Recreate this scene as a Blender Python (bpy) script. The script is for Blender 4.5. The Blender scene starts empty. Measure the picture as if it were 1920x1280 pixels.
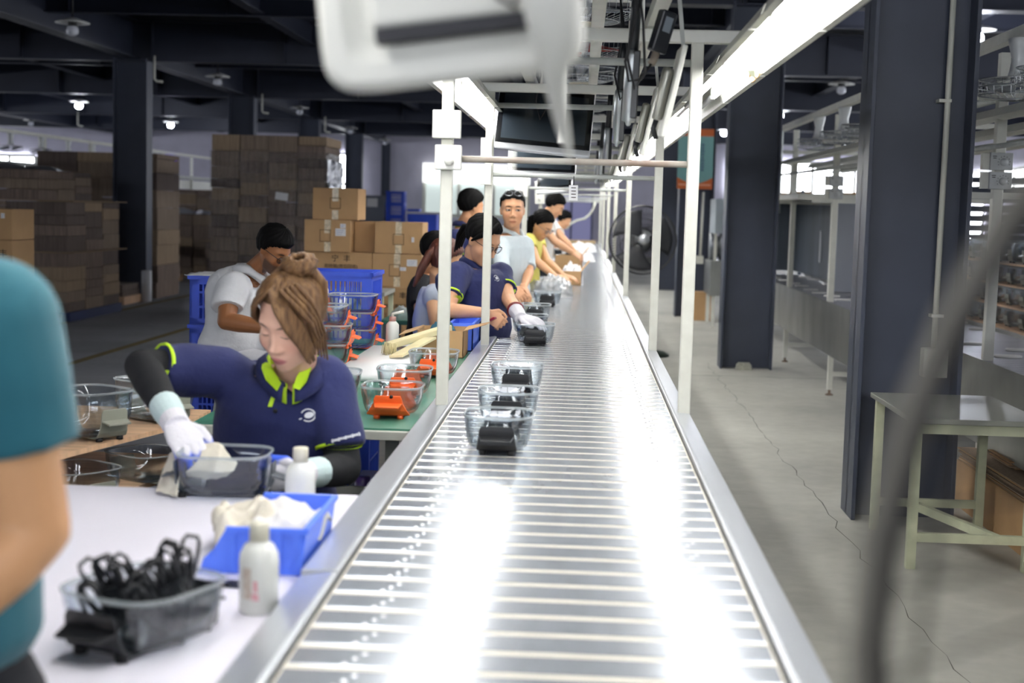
import bpy, bmesh, math, random
import numpy as np
from mathutils import Vector, Matrix, noise

S = bpy.context.scene
COL = S.collection
random.seed(7)
PI = math.pi

# ------------------------------------------------------------------ camera
F_PX = 2667.0                                   # 50 mm lens, 36 mm sensor, 1920 px wide
CAM_R = ((0.99843299, 0.04912507, 0.02680091),  # camera right  (world x = across the belt, y = along it, z = up)
         (0.03125, -0.09215917, -0.9952538),    # camera down
         (-0.04642197, 0.99453176, -0.09354992))  # camera forward
CAM_H = 1.58
cam_data = bpy.data.cameras.new('camera')
cam_data.sensor_width = 36.0
cam_data.lens = 36.0 * F_PX / 1920.0
cam_data.clip_start, cam_data.clip_end = 0.05, 200
cam_data.dof.use_dof = True
cam_data.dof.focus_distance = 6.0
cam_data.dof.aperture_fstop = 3.0
cam = bpy.data.objects.new('camera', cam_data)
COL.objects.link(cam)
_r, _d, _f = [Vector(v) for v in CAM_R]
cam.matrix_world = Matrix(((_r.x, -_d.x, -_f.x, 0), (_r.y, -_d.y, -_f.y, 0), (_r.z, -_d.z, -_f.z, CAM_H), (0, 0, 0, 1)))
S.camera = cam


def at(u, v, y=None, z=None, x=None):
    """The point of the hall seen at (u, v) of the photograph, at a measured distance along the belt (y), height (z) or offset (x)."""
    a, b = (u - 960.0) / F_PX, (v - 640.0) / F_PX
    d = _r * a + _d * b + _f
    t = y / d.y if y is not None else (z - CAM_H) / d.z if z is not None else x / d.x
    return Vector((d.x * t, d.y * t, d.z * t + CAM_H))


# ------------------------------------------------------------------ view, world
S.view_settings.view_transform = 'Standard'
S.view_settings.look = 'None'
S.view_settings.gamma = 1.0
S.view_settings.exposure = 0.86
S.view_settings.use_curve_mapping = False
cy = S.cycles
cy.max_bounces, cy.diffuse_bounces, cy.glossy_bounces = 8, 3, 3
cy.transmission_bounces, cy.transparent_max_bounces = 4, 24
cy.sample_clamp_indirect = 6.0
cy.caustics_reflective = cy.caustics_refractive = False
cy.use_denoising = True
W = bpy.data.worlds.new('hall_air')
S.world = W
W.use_nodes = True
W.node_tree.nodes['Background'].inputs[0].default_value = (0.55, 0.62, 1.0, 1)
W.node_tree.nodes['Background'].inputs[1].default_value = 0.05
TUBE_POWER = 16.0        # emission of the fluorescent tubes
DAY_POWER = 7.5          # daylight behind the window panes


# ------------------------------------------------------------------ materials
def lin(c):
    if isinstance(c, str):
        c = [int(c[i:i + 2], 16) / 255 for i in (0, 2, 4)]
    return tuple((v / 12.92 if v <= .04045 else ((v + .055) / 1.055) ** 2.4) for v in c[:3])


MATS = {}


def mat(name, col='808080', rough=.5, metal=0.0, spec=.5, bump=0.0, bscale=60, var=0.0, vscale=8, stretch=(1, 1, 1),
        emit=None, power=1.0, attr=None, sheen=0.0, aniso=0, coat=0.0, var2=None):
    """One procedural surface: colour with cloudy variation, fine bump, optional colour attribute or emission."""
    if name in MATS:
        return MATS[name]
    m = bpy.data.materials.new(name)
    m.use_nodes = True
    nt = m.node_tree
    b = nt.nodes['Principled BSDF']
    c = lin(col)
    b.inputs['Base Color'].default_value = (*c, 1)
    b.inputs['Roughness'].default_value = rough
    b.inputs['Metallic'].default_value = metal
    b.inputs['Specular IOR Level'].default_value = spec
    b.inputs['Coat Weight'].default_value = coat
    b.inputs['Sheen Weight'].default_value = sheen
    if emit:
        b.inputs['Emission Color'].default_value = (*lin(emit), 1)
        b.inputs['Emission Strength'].default_value = power
    tc = nt.nodes.new('ShaderNodeTexCoord')
    mp = nt.nodes.new('ShaderNodeMapping')
    mp.inputs['Scale'].default_value = stretch
    nt.links.new(tc.outputs['Object'], mp.inputs[0])
    src = None
    if attr:
        a = nt.nodes.new('ShaderNodeAttribute')
        a.attribute_name = attr
        src = a.outputs['Color']
    if var > 0:
        n = nt.nodes.new('ShaderNodeTexNoise')
        n.inputs['Scale'].default_value = vscale
        n.inputs['Detail'].default_value = 5
        nt.links.new(mp.outputs[0], n.inputs['Vector'])
        r = nt.nodes.new('ShaderNodeMapRange')
        r.inputs[1].default_value, r.inputs[2].default_value = .3, .7
        nt.links.new(n.outputs['Fac'], r.inputs[0])
        if var2:
            mx = nt.nodes.new('ShaderNodeMix')
            mx.data_type = 'RGBA'
            mx.inputs[6].default_value = (*c, 1)
            mx.inputs[7].default_value = (*lin(var2), 1)
            mu = nt.nodes.new('ShaderNodeMath')
            mu.operation = 'MULTIPLY'
            mu.inputs[1].default_value = var
            nt.links.new(r.outputs[0], mu.inputs[0])
            nt.links.new(mu.outputs[0], mx.inputs[0])
            src = mx.outputs[2]
        else:
            r.inputs[3].default_value, r.inputs[4].default_value = 1 - var, 1 + var
            mx = nt.nodes.new('ShaderNodeMix')
            mx.data_type = 'RGBA'
            mx.blend_type = 'MULTIPLY'
            mx.inputs[0].default_value = 1
            if src:
                nt.links.new(src, mx.inputs[6])
            else:
                mx.inputs[6].default_value = (*c, 1)
            nt.links.new(r.outputs[0], mx.inputs[7])
            src = mx.outputs[2]
    if src:
        nt.links.new(src, b.inputs['Base Color'])
    if bump > 0:
        n2 = nt.nodes.new('ShaderNodeTexNoise')
        n2.inputs['Scale'].default_value = bscale
        n2.inputs['Detail'].default_value = 4
        nt.links.new(mp.outputs[0], n2.inputs['Vector'])
        bp = nt.nodes.new('ShaderNodeBump')
        bp.inputs['Strength'].default_value = bump
        bp.inputs['Distance'].default_value = .01
        nt.links.new(n2.outputs['Fac'], bp.inputs['Height'])
        nt.links.new(bp.outputs[0], b.inputs['Normal'])
    MATS[name] = m
    return m


def glassy(name, tint='e8f2f4', edge='7f98a4', gloss=.04, haze=0.0, refl=1.0, bump=0.0):
    """Thin clear material: lets light straight through, darkens a little at grazing walls, mirrors by Fresnel."""
    if name in MATS:
        return MATS[name]
    m = bpy.data.materials.new(name)
    m.use_nodes = True
    nt = m.node_tree
    nt.nodes.clear()
    out = nt.nodes.new('ShaderNodeOutputMaterial')
    tr = nt.nodes.new('ShaderNodeBsdfTransparent')
    gl = nt.nodes.new('ShaderNodeBsdfGlossy')
    gl.inputs['Roughness'].default_value = gloss
    lw = nt.nodes.new('ShaderNodeLayerWeight')
    lw.inputs['Blend'].default_value = .5
    mx = nt.nodes.new('ShaderNodeMix')
    mx.data_type = 'RGBA'
    mx.inputs[6].default_value = (*lin(tint), 1)
    mx.inputs[7].default_value = (*lin(edge), 1)
    pw = nt.nodes.new('ShaderNodeMath')
    pw.operation = 'POWER'
    pw.inputs[1].default_value = 3.0
    nt.links.new(lw.outputs['Facing'], pw.inputs[0])
    nt.links.new(pw.outputs[0], mx.inputs[0])
    nt.links.new(mx.outputs[2], tr.inputs[0])
    l2 = nt.nodes.new('ShaderNodeLayerWeight')            # Schlick-like mirror share, the same from both sides of a wall
    l2.inputs['Blend'].default_value = .5
    p5 = nt.nodes.new('ShaderNodeMath')
    p5.operation = 'POWER'
    p5.inputs[1].default_value = 4.0
    nt.links.new(l2.outputs['Facing'], p5.inputs[0])
    fm = nt.nodes.new('ShaderNodeMath')
    fm.operation = 'MULTIPLY_ADD'
    fm.inputs[1].default_value, fm.inputs[2].default_value = .55 * refl, .045 * refl
    fm.use_clamp = True
    nt.links.new(p5.outputs[0], fm.inputs[0])
    sh = nt.nodes.new('ShaderNodeMixShader')
    nt.links.new(fm.outputs[0], sh.inputs[0])
    nt.links.new(tr.outputs[0], sh.inputs[1])
    nt.links.new(gl.outputs[0], sh.inputs[2])
    last = sh
    if haze > 0:
        df = nt.nodes.new('ShaderNodeBsdfTranslucent')
        d2 = nt.nodes.new('ShaderNodeBsdfDiffuse')
        ad = nt.nodes.new('ShaderNodeMixShader')
        nt.links.new(df.outputs[0], ad.inputs[1])
        nt.links.new(d2.outputs[0], ad.inputs[2])
        df.inputs[0].default_value = d2.inputs[0].default_value = (*lin(tint), 1)
        s2 = nt.nodes.new('ShaderNodeMixShader')
        s2.inputs[0].default_value = haze
        nt.links.new(sh.outputs[0], s2.inputs[1])
        nt.links.new(ad.outputs[0], s2.inputs[2])
        last = s2
    if bump > 0:
        tc = nt.nodes.new('ShaderNodeTexCoord')
        n2 = nt.nodes.new('ShaderNodeTexNoise')
        n2.inputs['Scale'].default_value = 14
        nt.links.new(tc.outputs['Object'], n2.inputs['Vector'])
        bp = nt.nodes.new('ShaderNodeBump')
        bp.inputs['Strength'].default_value = bump
        bp.inputs['Distance'].default_value = .05
        nt.links.new(n2.outputs['Fac'], bp.inputs['Height'])
        nt.links.new(bp.outputs[0], gl.inputs['Normal'])
        nt.links.new(bp.outputs[0], l2.inputs['Normal'])
    nt.links.new(last.outputs[0], out.inputs[0])
    MATS[name] = m
    return m


# ------------------------------------------------------------------ mesh builder
def frame(d, up=(0, 0, 1)):
    d = Vector(d).normalized()
    up = Vector(up)
    if abs(d.dot(up)) > .98:
        up = Vector((0, 1, 0)) if abs(d.y) < .9 else Vector((1, 0, 0))
    a = d.cross(up).normalized()
    return a, a.cross(d).normalized(), d


class MB:
    def __init__(s):
        s.v, s.f, s.m, s.sm = [], [], [], []

    def add(s, vs, fs, mi=0, smooth=False):
        o = len(s.v)
        s.v.extend([tuple(p) for p in vs])
        for q in fs:
            s.f.append(tuple(i + o for i in q))
            s.m.append(mi)
            s.sm.append(smooth)
        return s

    def box(s, x0, x1, y0, y1, z0, z1, mi=0):
        v = [(x, y, z) for z in (z0, z1) for y in (y0, y1) for x in (x0, x1)]
        return s.add(v, [(0, 2, 3, 1), (4, 5, 7, 6), (0, 1, 5, 4), (2, 6, 7, 3), (0, 4, 6, 2), (1, 3, 7, 5)], mi)

    def obox(s, c, size, R=None, mi=0):
        c = Vector(c)
        R = R or Matrix.Identity(3)
        hx, hy, hz = [k / 2 for k in size]
        v = [c + R @ Vector((x, y, z)) for z in (-hz, hz) for y in (-hy, hy) for x in (-hx, hx)]
        return s.add(v, [(0, 2, 3, 1), (4, 5, 7, 6), (0, 1, 5, 4), (2, 6, 7, 3), (0, 4, 6, 2), (1, 3, 7, 5)], mi)

    def bar(s, p, q, w, h=None, up=(0, 0, 1), mi=0):
        p, q = Vector(p), Vector(q)
        a, b, d = frame(q - p, up)
        R = Matrix((a, d, b)).transposed()
        return s.obox((p + q) / 2, (w, (q - p).length, h or w), R, mi)

    def loft(s, rings, cap=True, mi=0, smooth=True, loop=True):
        n = len(rings[0])
        v = [p for r in rings for p in r]
        f = []
        for k in range(len(rings) - 1):
            for i in range(n if loop else n - 1):
                j = (i + 1) % n
                f.append((k * n + i, k * n + j, (k + 1) * n + j, (k + 1) * n + i))
        if cap:
            f.append(tuple(range(n - 1, -1, -1)))
            f.append(tuple((len(rings) - 1) * n + i for i in range(n)))
        return s.add(v, f, mi, smooth)

    def tube(s, pts, r, n=10, cap=True, mi=0, round_end=False, flat=1.0, up=(0, 0, 1)):
        pts = [Vector(p) for p in pts]
        rs = list(r) if isinstance(r, (list, tuple)) else [r] * len(pts)
        if round_end:
            d0, d1 = (pts[0] - pts[1]).normalized(), (pts[-1] - pts[-2]).normalized()
            k = (.5, .87)
            pts = [pts[0] + d0 * rs[0] * .97, pts[0] + d0 * rs[0] * k[1], pts[0] + d0 * rs[0] * k[0]] + pts + \
                  [pts[-1] + d1 * rs[-1] * k[0], pts[-1] + d1 * rs[-1] * k[1], pts[-1] + d1 * rs[-1] * .97]
            rs = [rs[0] * .24, rs[0] * .5, rs[0] * .87] + rs + [rs[-1] * .87, rs[-1] * .5, rs[-1] * .24]
        rings, a = [], None
        for i, p in enumerate(pts):
            d = (pts[min(i + 1, len(pts) - 1)] - pts[max(i - 1, 0)])
            if d.length < 1e-9:
                d = Vector((0, 0, 1))
            d.normalize()
            if a is None:
                a, b, _ = frame(d, up)
            else:
                a = (a - d * a.dot(d))
                a = a.normalized() if a.length > 1e-6 else frame(d)[0]
                b = a.cross(d).normalized()
            rings.append([p + (a * math.cos(t) + b * math.sin(t) * flat) * rs[i] for t in [2 * PI * k / n for k in range(n)]])
        return s.loft(rings, cap, mi)

    def cyl(s, p, q, r, n=16, mi=0, r2=None):
        return s.tube([p, q], [r, r if r2 is None else r2], n, True, mi)

    def lathe(s, prof, c=(0, 0, 0), n=24, mi=0, R=None, cap=True):
        c = Vector(c)
        R = R or Matrix.Identity(3)
        rings = [[c + R @ Vector((r * math.cos(t), r * math.sin(t), z)) for t in [2 * PI * k / n for k in range(n)]] for r, z in prof]
        return s.loft(rings, cap, mi)

    def ball(s, c, r, n=14, m=8, mi=0, R=None):
        rr = (r, r, r) if not isinstance(r, (tuple, list)) else r
        R = R or Matrix.Identity(3)
        c = Vector(c)
        rings = []
        for k in range(m + 1):
            th = -PI / 2 + PI * k / m
            ct, st = max(math.cos(th), .02), math.sin(th)
            rings.append([c + R @ Vector((rr[0] * ct * math.cos(t), rr[1] * ct * math.sin(t), rr[2] * st)) for t in [2 * PI * i / n for i in range(n)]])
        return s.loft(rings, True, mi)

    def sheet(s, nx, ny, fn, mi=0, thick=0.0):
        """A grid surface fn(a, b), a, b in 0..1; thick > 0 makes it a closed slab along z of the given normal-ish offset."""
        P = [[Vector(fn(i / (nx - 1), j / (ny - 1))) for i in range(nx)] for j in range(ny)]
        v = [p for r in P for p in r]
        f = [(j * nx + i, j * nx + i + 1, (j + 1) * nx + i + 1, (j + 1) * nx + i) for j in range(ny - 1) for i in range(nx - 1)]
        if thick:
            n = len(v)
            nn = (P[0][-1] - P[0][0]).cross(P[-1][0] - P[0][0]).normalized()
            v2 = [p - nn * thick for p in v]
            f2 = [tuple(n + k for k in reversed(q)) for q in f]
            rim = [i for i in range(nx)] + [j * nx + nx - 1 for j in range(1, ny)] + [(ny - 1) * nx + i for i in range(nx - 2, -1, -1)] + [j * nx for j in range(ny - 2, 0, -1)]
            f3 = [(rim[k], n + rim[k], n + rim[(k + 1) % len(rim)], rim[(k + 1) % len(rim)]) for k in range(len(rim))]
            v, f = v + v2, f + f2 + f3
        return s.add(v, f, mi, True)

    def prism(s, poly, a, b, mi=0):
        """poly: list of 3-vectors in a plane at a; extruded by vector b."""
        n = len(poly)
        p0 = [Vector(p) + Vector(a) for p in poly]
        p1 = [p + Vector(b) for p in p0]
        f = [tuple(range(n - 1, -1, -1)), tuple(range(n, 2 * n))] + [(i, (i + 1) % n, n + (i + 1) % n, n + i) for i in range(n)]
        return s.add(p0 + p1, f, mi)

    def xform(s, M):
        s.v = [tuple(M @ Vector(p)) for p in s.v]
        return s

    def mesh(s, name, mats):
        me = bpy.data.meshes.new(name)
        me.from_pydata(s.v, [], s.f)
        for m in (mats if isinstance(mats, (list, tuple)) else [mats]):
            me.materials.append(m)
        me.polygons.foreach_set('material_index', s.m)
        me.polygons.foreach_set('use_smooth', s.sm)
        me.update()
        return me

    def build(s, name, mats, parent=None, world=False, bevel=0.0, seg=2):
        if parent is not None and world:
            s.xform(root_matrix(parent).inverted())
        o = bpy.data.objects.new(name, s.mesh(name, mats))
        COL.objects.link(o)
        if parent is not None:
            o.parent = parent
        if bevel:
            b = o.modifiers.new('edge', 'BEVEL')
            b.width, b.segments, b.limit_method, b.angle_limit = bevel, seg, 'ANGLE', .6
        return o


def root_matrix(o):
    m = Matrix.Translation(o.location) @ o.rotation_euler.to_matrix().to_4x4()
    return (root_matrix(o.parent) @ m) if o.parent else m


def tag(o, label, cat, group=None, kind=None):
    o['label'], o['category'] = label, cat
    if group:
        o['group'] = group
    if kind:
        o['kind'] = kind
    return o


def thing(name, label, cat, loc=(0, 0, 0), rz=0.0, group=None, rx=0.0, ry=0.0):
    o = bpy.data.objects.new(name, None)
    o.empty_display_size = .1
    COL.objects.link(o)
    o.location = loc
    o.rotation_euler = (rx, ry, rz)
    return tag(o, label, cat, group)


def dup(root, loc, rz=0.0, label=None, group=None, rx=0.0, ry=0.0):
    r = root.copy()
    COL.objects.link(r)
    r.location = loc
    r.rotation_euler = (rx, ry, rz)
    if label:
        r['label'] = label
    if group:
        r['group'] = group
    for ch in list(root.children):
        c = ch.copy()
        COL.objects.link(c)
        c.parent = r
        for g in list(ch.children):
            d = g.copy()
            COL.objects.link(d)
            d.parent = c
    return r


def struct(o):
    o['kind'] = 'structure'
    return o


def rrect(a, b, n=24, e=4.0, z=0.0):
    """Rounded rectangle ring (superellipse) of half sizes a, b."""
    out = []
    for k in range(n):
        t = 2 * PI * (k + .5) / n
        c, s_ = math.cos(t), math.sin(t)
        out.append(Vector((a * math.copysign(abs(c) ** (2 / e), c), b * math.copysign(abs(s_) ** (2 / e), s_), z)))
    return out


def text_part(body, size, M, mats, parent, name='printed_text', depth=.0006, world=True):
    """Lettering as a mesh, centred, in the plane M maps (x right, y up, z out)."""
    cu = bpy.data.curves.new(name, 'FONT')
    cu.body, cu.size, cu.align_x, cu.align_y, cu.extrude, cu.resolution_u = body, size, 'CENTER', 'CENTER', depth, 2
    t = bpy.data.objects.new(name, cu)
    COL.objects.link(t)
    me = bpy.data.meshes.new_from_object(t.evaluated_get(bpy.context.evaluated_depsgraph_get()))
    bpy.data.objects.remove(t)
    me.name = name
    MM = (root_matrix(parent).inverted() @ M) if world and parent else M
    me.transform(MM)
    me.materials.clear()
    me.materials.append(mats)
    o = bpy.data.objects.new(name, me)
    COL.objects.link(o)
    o.parent = parent
    return o


def plane_m(o, xdir, ydir):
    x, y = Vector(xdir).normalized(), Vector(ydir).normalized()
    z = x.cross(y)
    m = Matrix((x, y, z)).transposed().to_4x4()
    m.translation = Vector(o)
    return m

# ------------------------------------------------------------------ shared surfaces
navy_beam = mat('navy_beam_paint', '2b3040', .5, var=.12, vscale=2)
navy = mat('navy_steel_paint', '3c4252', .42, var=.10, vscale=3, bump=.02)
navy_dark = mat('navy_ceiling_paint', '20232f', .6, var=.12, vscale=2)
white_steel = mat('white_enamel_steel', 'e6e6dc', .38, var=.05, vscale=14, bump=.03, bscale=30)
old_white = mat('scuffed_white_enamel', 'e4e4d8', .42, var=.22, vscale=22, var2='b9b6a6')
steel = mat('brushed_stainless', 'd6dae0', .28, metal=.6, var=.08, vscale=5, stretch=(3, .3, 1), bump=.02, bscale=90)
belt_steel = mat('belt_slat_steel', 'b2b8c1', .19, metal=.5, var=.08, vscale=6, stretch=(4, 1, 1))
panel_steel = mat('dull_steel_panel', '9a9c98', .34, metal=.85, var=.25, vscale=3, stretch=(1, 1, .5))
galv = mat('grey_bar_paint', 'b9bdb8', .45, var=.15, vscale=10)
black_plastic = mat('black_plastic', '191a1d', .38, var=.1, vscale=20)
dark_rubber = mat('dark_rubber', '141416', .6)
cream_steel = mat('cream_painted_steel', 'c2c6a8', .5, var=.12, vscale=12)
cardboard = mat('cardboard_kraft', 'bd986c', .85, var=.08, vscale=5, bump=.04, bscale=40)
card_dark = mat('cardboard_brown', '7d6a58', .9, var=.12, vscale=4)
card_edge = mat('cardboard_edges', 'b09a80', .95, var=.5, vscale=60, stretch=(1, 1, .05), var2='6a584a')
card_edge_dark = mat('cardboard_edges_dark', '98867a', .95, var=.7, vscale=55, stretch=(1, 1, .05), var2='54463f')
paper = mat('white_paper', 'e9e9ea', .7)
tape = mat('clear_parcel_tape', 'd8c8a8', .18, coat=.6, var=.3, vscale=30)
ink = mat('black_print', '2a2520', .8)
ink_pale = mat('faded_print', '7d6346', .8)
blue_plastic = mat('blue_crate_plastic', '2f55d8', .42, var=.06, vscale=9)
blue_bright = mat('bright_blue_bin_plastic', '5580ff', .40, var=.05, vscale=9)
orange_plastic = mat('orange_plastic', 'f0682a', .36, var=.05, vscale=9)
grey_plastic = mat('olive_grey_plastic', '8f9184', .36, var=.06, vscale=9)
smoke_plastic = mat('smoke_grey_plastic', '3d434a', .34)
glass = glassy('dish_glass', tint='f6f9fb', edge='b4c2ce', refl=1.7)
glass_smoke = glassy('smoky_dish_glass', tint='eef2f6', edge='9fb0c0', refl=1.6)
film = glassy('clear_plastic_film', tint='f2f4f6', edge='c3ccd2', gloss=.12, haze=.16, refl=2.2, bump=.9)
wood = mat('plywood', 'd6b08c', .55, var=.18, vscale=4, stretch=(1, 9, 1))
wood_edge = mat('plywood_edge', 'd9bd90', .6, var=.12, vscale=10)
yellow_paint = mat('worn_yellow_floor_paint', '8a7a42', .7, var=.5, vscale=7, var2='55544e')
plaster = mat('lavender_white_plaster', 'cbc8d8', .8, var=.06, vscale=2)
day_pane = mat('daylight_pane', 'ffffff', .3, emit='f4f8ff', power=DAY_POWER)
pane_dim = mat('frosted_daylight_pane', 'cfd8d6', .3, emit='c9d6d2', power=.42)
lamp_on = mat('lit_bulb', 'ffffff', .3, emit='e8ecff', power=60)
tube_lit = mat('lit_fluorescent_tube', 'ffffff', .3, emit='fdfcff', power=TUBE_POWER)

# ------------------------------------------------------------------ the hall
X0, X1, Y0, Y1, ZC = -26.0, 11.0, -6.0, 50.0, 4.35
fl = bpy.data.materials.new('worn_concrete_floor')
fl.use_nodes = True
nt = fl.node_tree
b = nt.nodes['Principled BSDF']
tc = nt.nodes.new('ShaderNodeTexCoord')
n1 = nt.nodes.new('ShaderNodeTexNoise')
n1.inputs['Scale'].default_value, n1.inputs['Detail'].default_value = .55, 9
n2 = nt.nodes.new('ShaderNodeTexNoise')
n2.inputs['Scale'].default_value, n2.inputs['Detail'].default_value = 9, 6
for n in (n1, n2):
    nt.links.new(tc.outputs['Object'], n.inputs['Vector'])
sp = nt.nodes.new('ShaderNodeSeparateXYZ')
nt.links.new(tc.outputs['Object'], sp.inputs[0])
edge = nt.nodes.new('ShaderNodeMapRange')          # cooler, slightly darker tone left of the benches
edge.inputs[1].default_value, edge.inputs[2].default_value = -2.3, -2.2
nt.links.new(sp.outputs[0], edge.inputs[0])
mx = nt.nodes.new('ShaderNodeMix')
mx.data_type = 'RGBA'
mx.inputs[6].default_value = (*lin('a2a6ae'), 1)
mx.inputs[7].default_value = (*lin('b0afa6'), 1)
nt.links.new(edge.outputs[0], mx.inputs[0])
m1 = nt.nodes.new('ShaderNodeMapRange')
m1.inputs[1].default_value, m1.inputs[2].default_value = .3, .7
m1.inputs[3].default_value, m1.inputs[4].default_value = .72, 1.22
nt.links.new(n1.outputs['Fac'], m1.inputs[0])
m2 = nt.nodes.new('ShaderNodeMapRange')
m2.inputs[3].default_value, m2.inputs[4].default_value = .82, 1.16
nt.links.new(n2.outputs['Fac'], m2.inputs[0])
mm = nt.nodes.new('ShaderNodeMath')
mm.operation = 'MULTIPLY'
nt.links.new(m1.outputs[0], mm.inputs[0])
nt.links.new(m2.outputs[0], mm.inputs[1])
mu = nt.nodes.new('ShaderNodeMix')
mu.data_type, mu.blend_type = 'RGBA', 'MULTIPLY'
mu.inputs[0].default_value = 1
nt.links.new(mx.outputs[2], mu.inputs[6])
nt.links.new(mm.outputs[0], mu.inputs[7])
nt.links.new(mu.outputs[2], b.inputs['Base Color'])
b.inputs['Roughness'].default_value = .62

struct(MB().box(X0, X1, Y0, Y1, -.2, 0).build('floor', fl))
deck = MB()
rings = []
y = Y0
while y < Y1:
    for dy, dz in ((0, 0), (.10, 0), (.13, .06), (.22, .06)):
        rings.append([Vector((X0, y + dy, ZC + dz)), Vector((X1, y + dy, ZC + dz)), Vector((X1, y + dy, ZC + .2)), Vector((X0, y + dy, ZC + .2))])
    y += .25
deck.loft(rings, True, 0, False)
struct(deck.build('ceiling', navy_dark))
struct(MB().box(X0, X1, Y1, Y1 + .2, 0, ZC).build('wall_back', plaster))
struct(MB().box(X0, X1, Y0 - .2, Y0, 0, ZC).build('wall_front', plaster))
struct(MB().box(X0 - .2, X0, Y0, Y1, 0, ZC).build('wall_left', plaster))
struct(MB().box(X1, X1 + .2, Y0, Y1, 0, ZC).build('wall_right', plaster))


def ibeam_x(x0, x1, y, zb, h, w):
    m = MB()
    m.box(x0, x1, y - w / 2, y + w / 2, zb, zb + .018)
    m.box(x0, x1, y - w / 2, y + w / 2, zb + h - .018, zb + h)
    m.box(x0, x1, y - .008, y + .008, zb, zb + h)
    x = x0 + .9
    while x < x1:
        m.box(x - .006, x + .006, y - w / 2 + .01, y + w / 2 - .01, zb + .018, zb + h - .018)
        x += 2.05
    return m


ROWS = [.4, 7.56, 14.71, 21.86, 29.0, 36.15, 43.3]
for yy in ROWS:
    struct(ibeam_x(X0, X1, yy, 3.66, .62, .26).build('ceiling_beam', navy_beam))
for yy in [k + 3.57 for k in ROWS[:-1]]:
    struct(ibeam_x(X0, X1, yy, 3.92, .36, .16).build('ceiling_beam', navy_beam))
for xx, zb, h, w in ((-15.67, 3.7, .58, .24), (-12.77, 3.95, .36, .16), (-9.87, 3.95, .36, .16), (-6.97, 3.7, .58, .24), (-4.2, 3.95, .36, .16),
                     (-1.3, 3.95, .36, .16), (1.72, 3.7, .58, .24), (4.6, 3.95, .36, .16), (7.5, 3.95, .36, .16)):
    m = MB()
    m.box(xx - w / 2, xx + w / 2, Y0, Y1, zb, zb + .018)
    m.box(xx - w / 2, xx + w / 2, Y0, Y1, zb + h - .018, zb + h)
    m.box(xx - .008, xx + .008, Y0, Y1, zb, zb + h)
    struct(m.build('ceiling_beam', navy_beam))


def column(x, y, label, w=.53, d=.30):
    t = thing('steel_column', label, 'column', (x, y, 0), 0, 'navy steel columns')
    m = MB()
    m.box(-w / 2, -w / 2 + .022, -d / 2, d / 2, 0, 3.7)
    m.box(w / 2 - .022, w / 2, -d / 2, d / 2, 0, 3.7)
    m.box(-w / 2, w / 2, -.01, .01, 0, 3.7)
    m.build('shaft', navy, t, bevel=.003)
    return t


COLS = {}
for r_, yy in enumerate(ROWS[1:], 1):
    COLS['R', r_] = (1.72, yy)
    COLS['L', r_] = (-6.97, yy)
clab = {('R', 1): 'navy steel column nearest on the right, with the white conduit and socket box',
        ('R', 2): 'navy steel column beside the second conveyor line with a concrete lump at its foot',
        ('R', 3): 'navy steel column that the orange and teal poster hangs on',
        ('R', 4): 'navy steel column just behind the round black floor fan',
        ('L', 3): 'navy steel column on the left with the white film roll leaning at its foot',
        ('L', 4): 'navy steel column rising behind the shrink-wrapped cardboard tower',
        ('L', 5): 'dim navy column showing above the right half of the wrapped cardboard tower',
        ('L', 6): 'farthest left navy column, rising behind the top kraft carton'}
for k, lab in clab.items():
    column(*COLS[k], lab)
column(-6.9, 49.8, 'thin navy column flush with the far back wall above the blue crate tower', .3, .2)

# worn yellow aisle lines, floor joint
for k, x in enumerate((-4.79, -6.42), 1):
    struct(MB().box(x - .05, x + .05, 5, 44, 0, .003).build('trim_%d' % k, yellow_paint))
crack = mat('floor_joint_dirt', '55534c', .9)
m = MB()
rr = random.Random(3)
pts = [(1.36 + rr.uniform(-.022, .022) - .0 * k, 3.2 + .16 * k) for k in range(75)]
lw_ = [rr.uniform(.0006, .0035) for _ in pts]
for k in range(len(pts) - 1):
    (xa, ya), (xb, yb) = pts[k], pts[k + 1]
    a, c = lw_[k], lw_[k + 1]
    m.add([(xa - a, ya, .002), (xa + a, ya, .002), (xb + c, yb, .002), (xb - c, yb, .002)], [(0, 1, 2, 3)])
struct(m.build('trim_3', crack))
m = MB()
pts = [(1.0 + .14 * k, 13.9 + rr.uniform(-.03, .03)) for k in range(20)]
for k in range(len(pts) - 1):
    (xa, ya), (xb, yb) = pts[k], pts[k + 1]
    a = rr.uniform(.003, .014)
    m.add([(xa, ya - a, .002), (xb, yb - a, .002), (xb, yb + a, .002), (xa, ya + a, .002)], [(0, 1, 2, 3)])
struct(m.build('trim_4', crack))


# ------------------------------------------------------------------ windows and the far wall
def window(n, x0, x1, z0, z1, y, pane, nx=3, nz=2, fr=.06, frame_mat=None):
    m = MB()
    m.box(x0, x1, y - .03, y - .01, z0, z1)
    w_ = struct(m.build('window_%d' % n, pane))
    f = MB()
    for k in range(nx + 1):
        x = x0 + (x1 - x0) * k / nx
        f.box(x - fr / 2, x + fr / 2, y - .08, y - .03, z0, z1)
    for k in range(nz + 1):
        z = z0 + (z1 - z0) * k / nz
        f.box(x0, x1, y - .075, y - .03, z - fr / 2, z + fr / 2)
    f.build('window_frame', frame_mat or white_steel, w_)
    return w_


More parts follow.
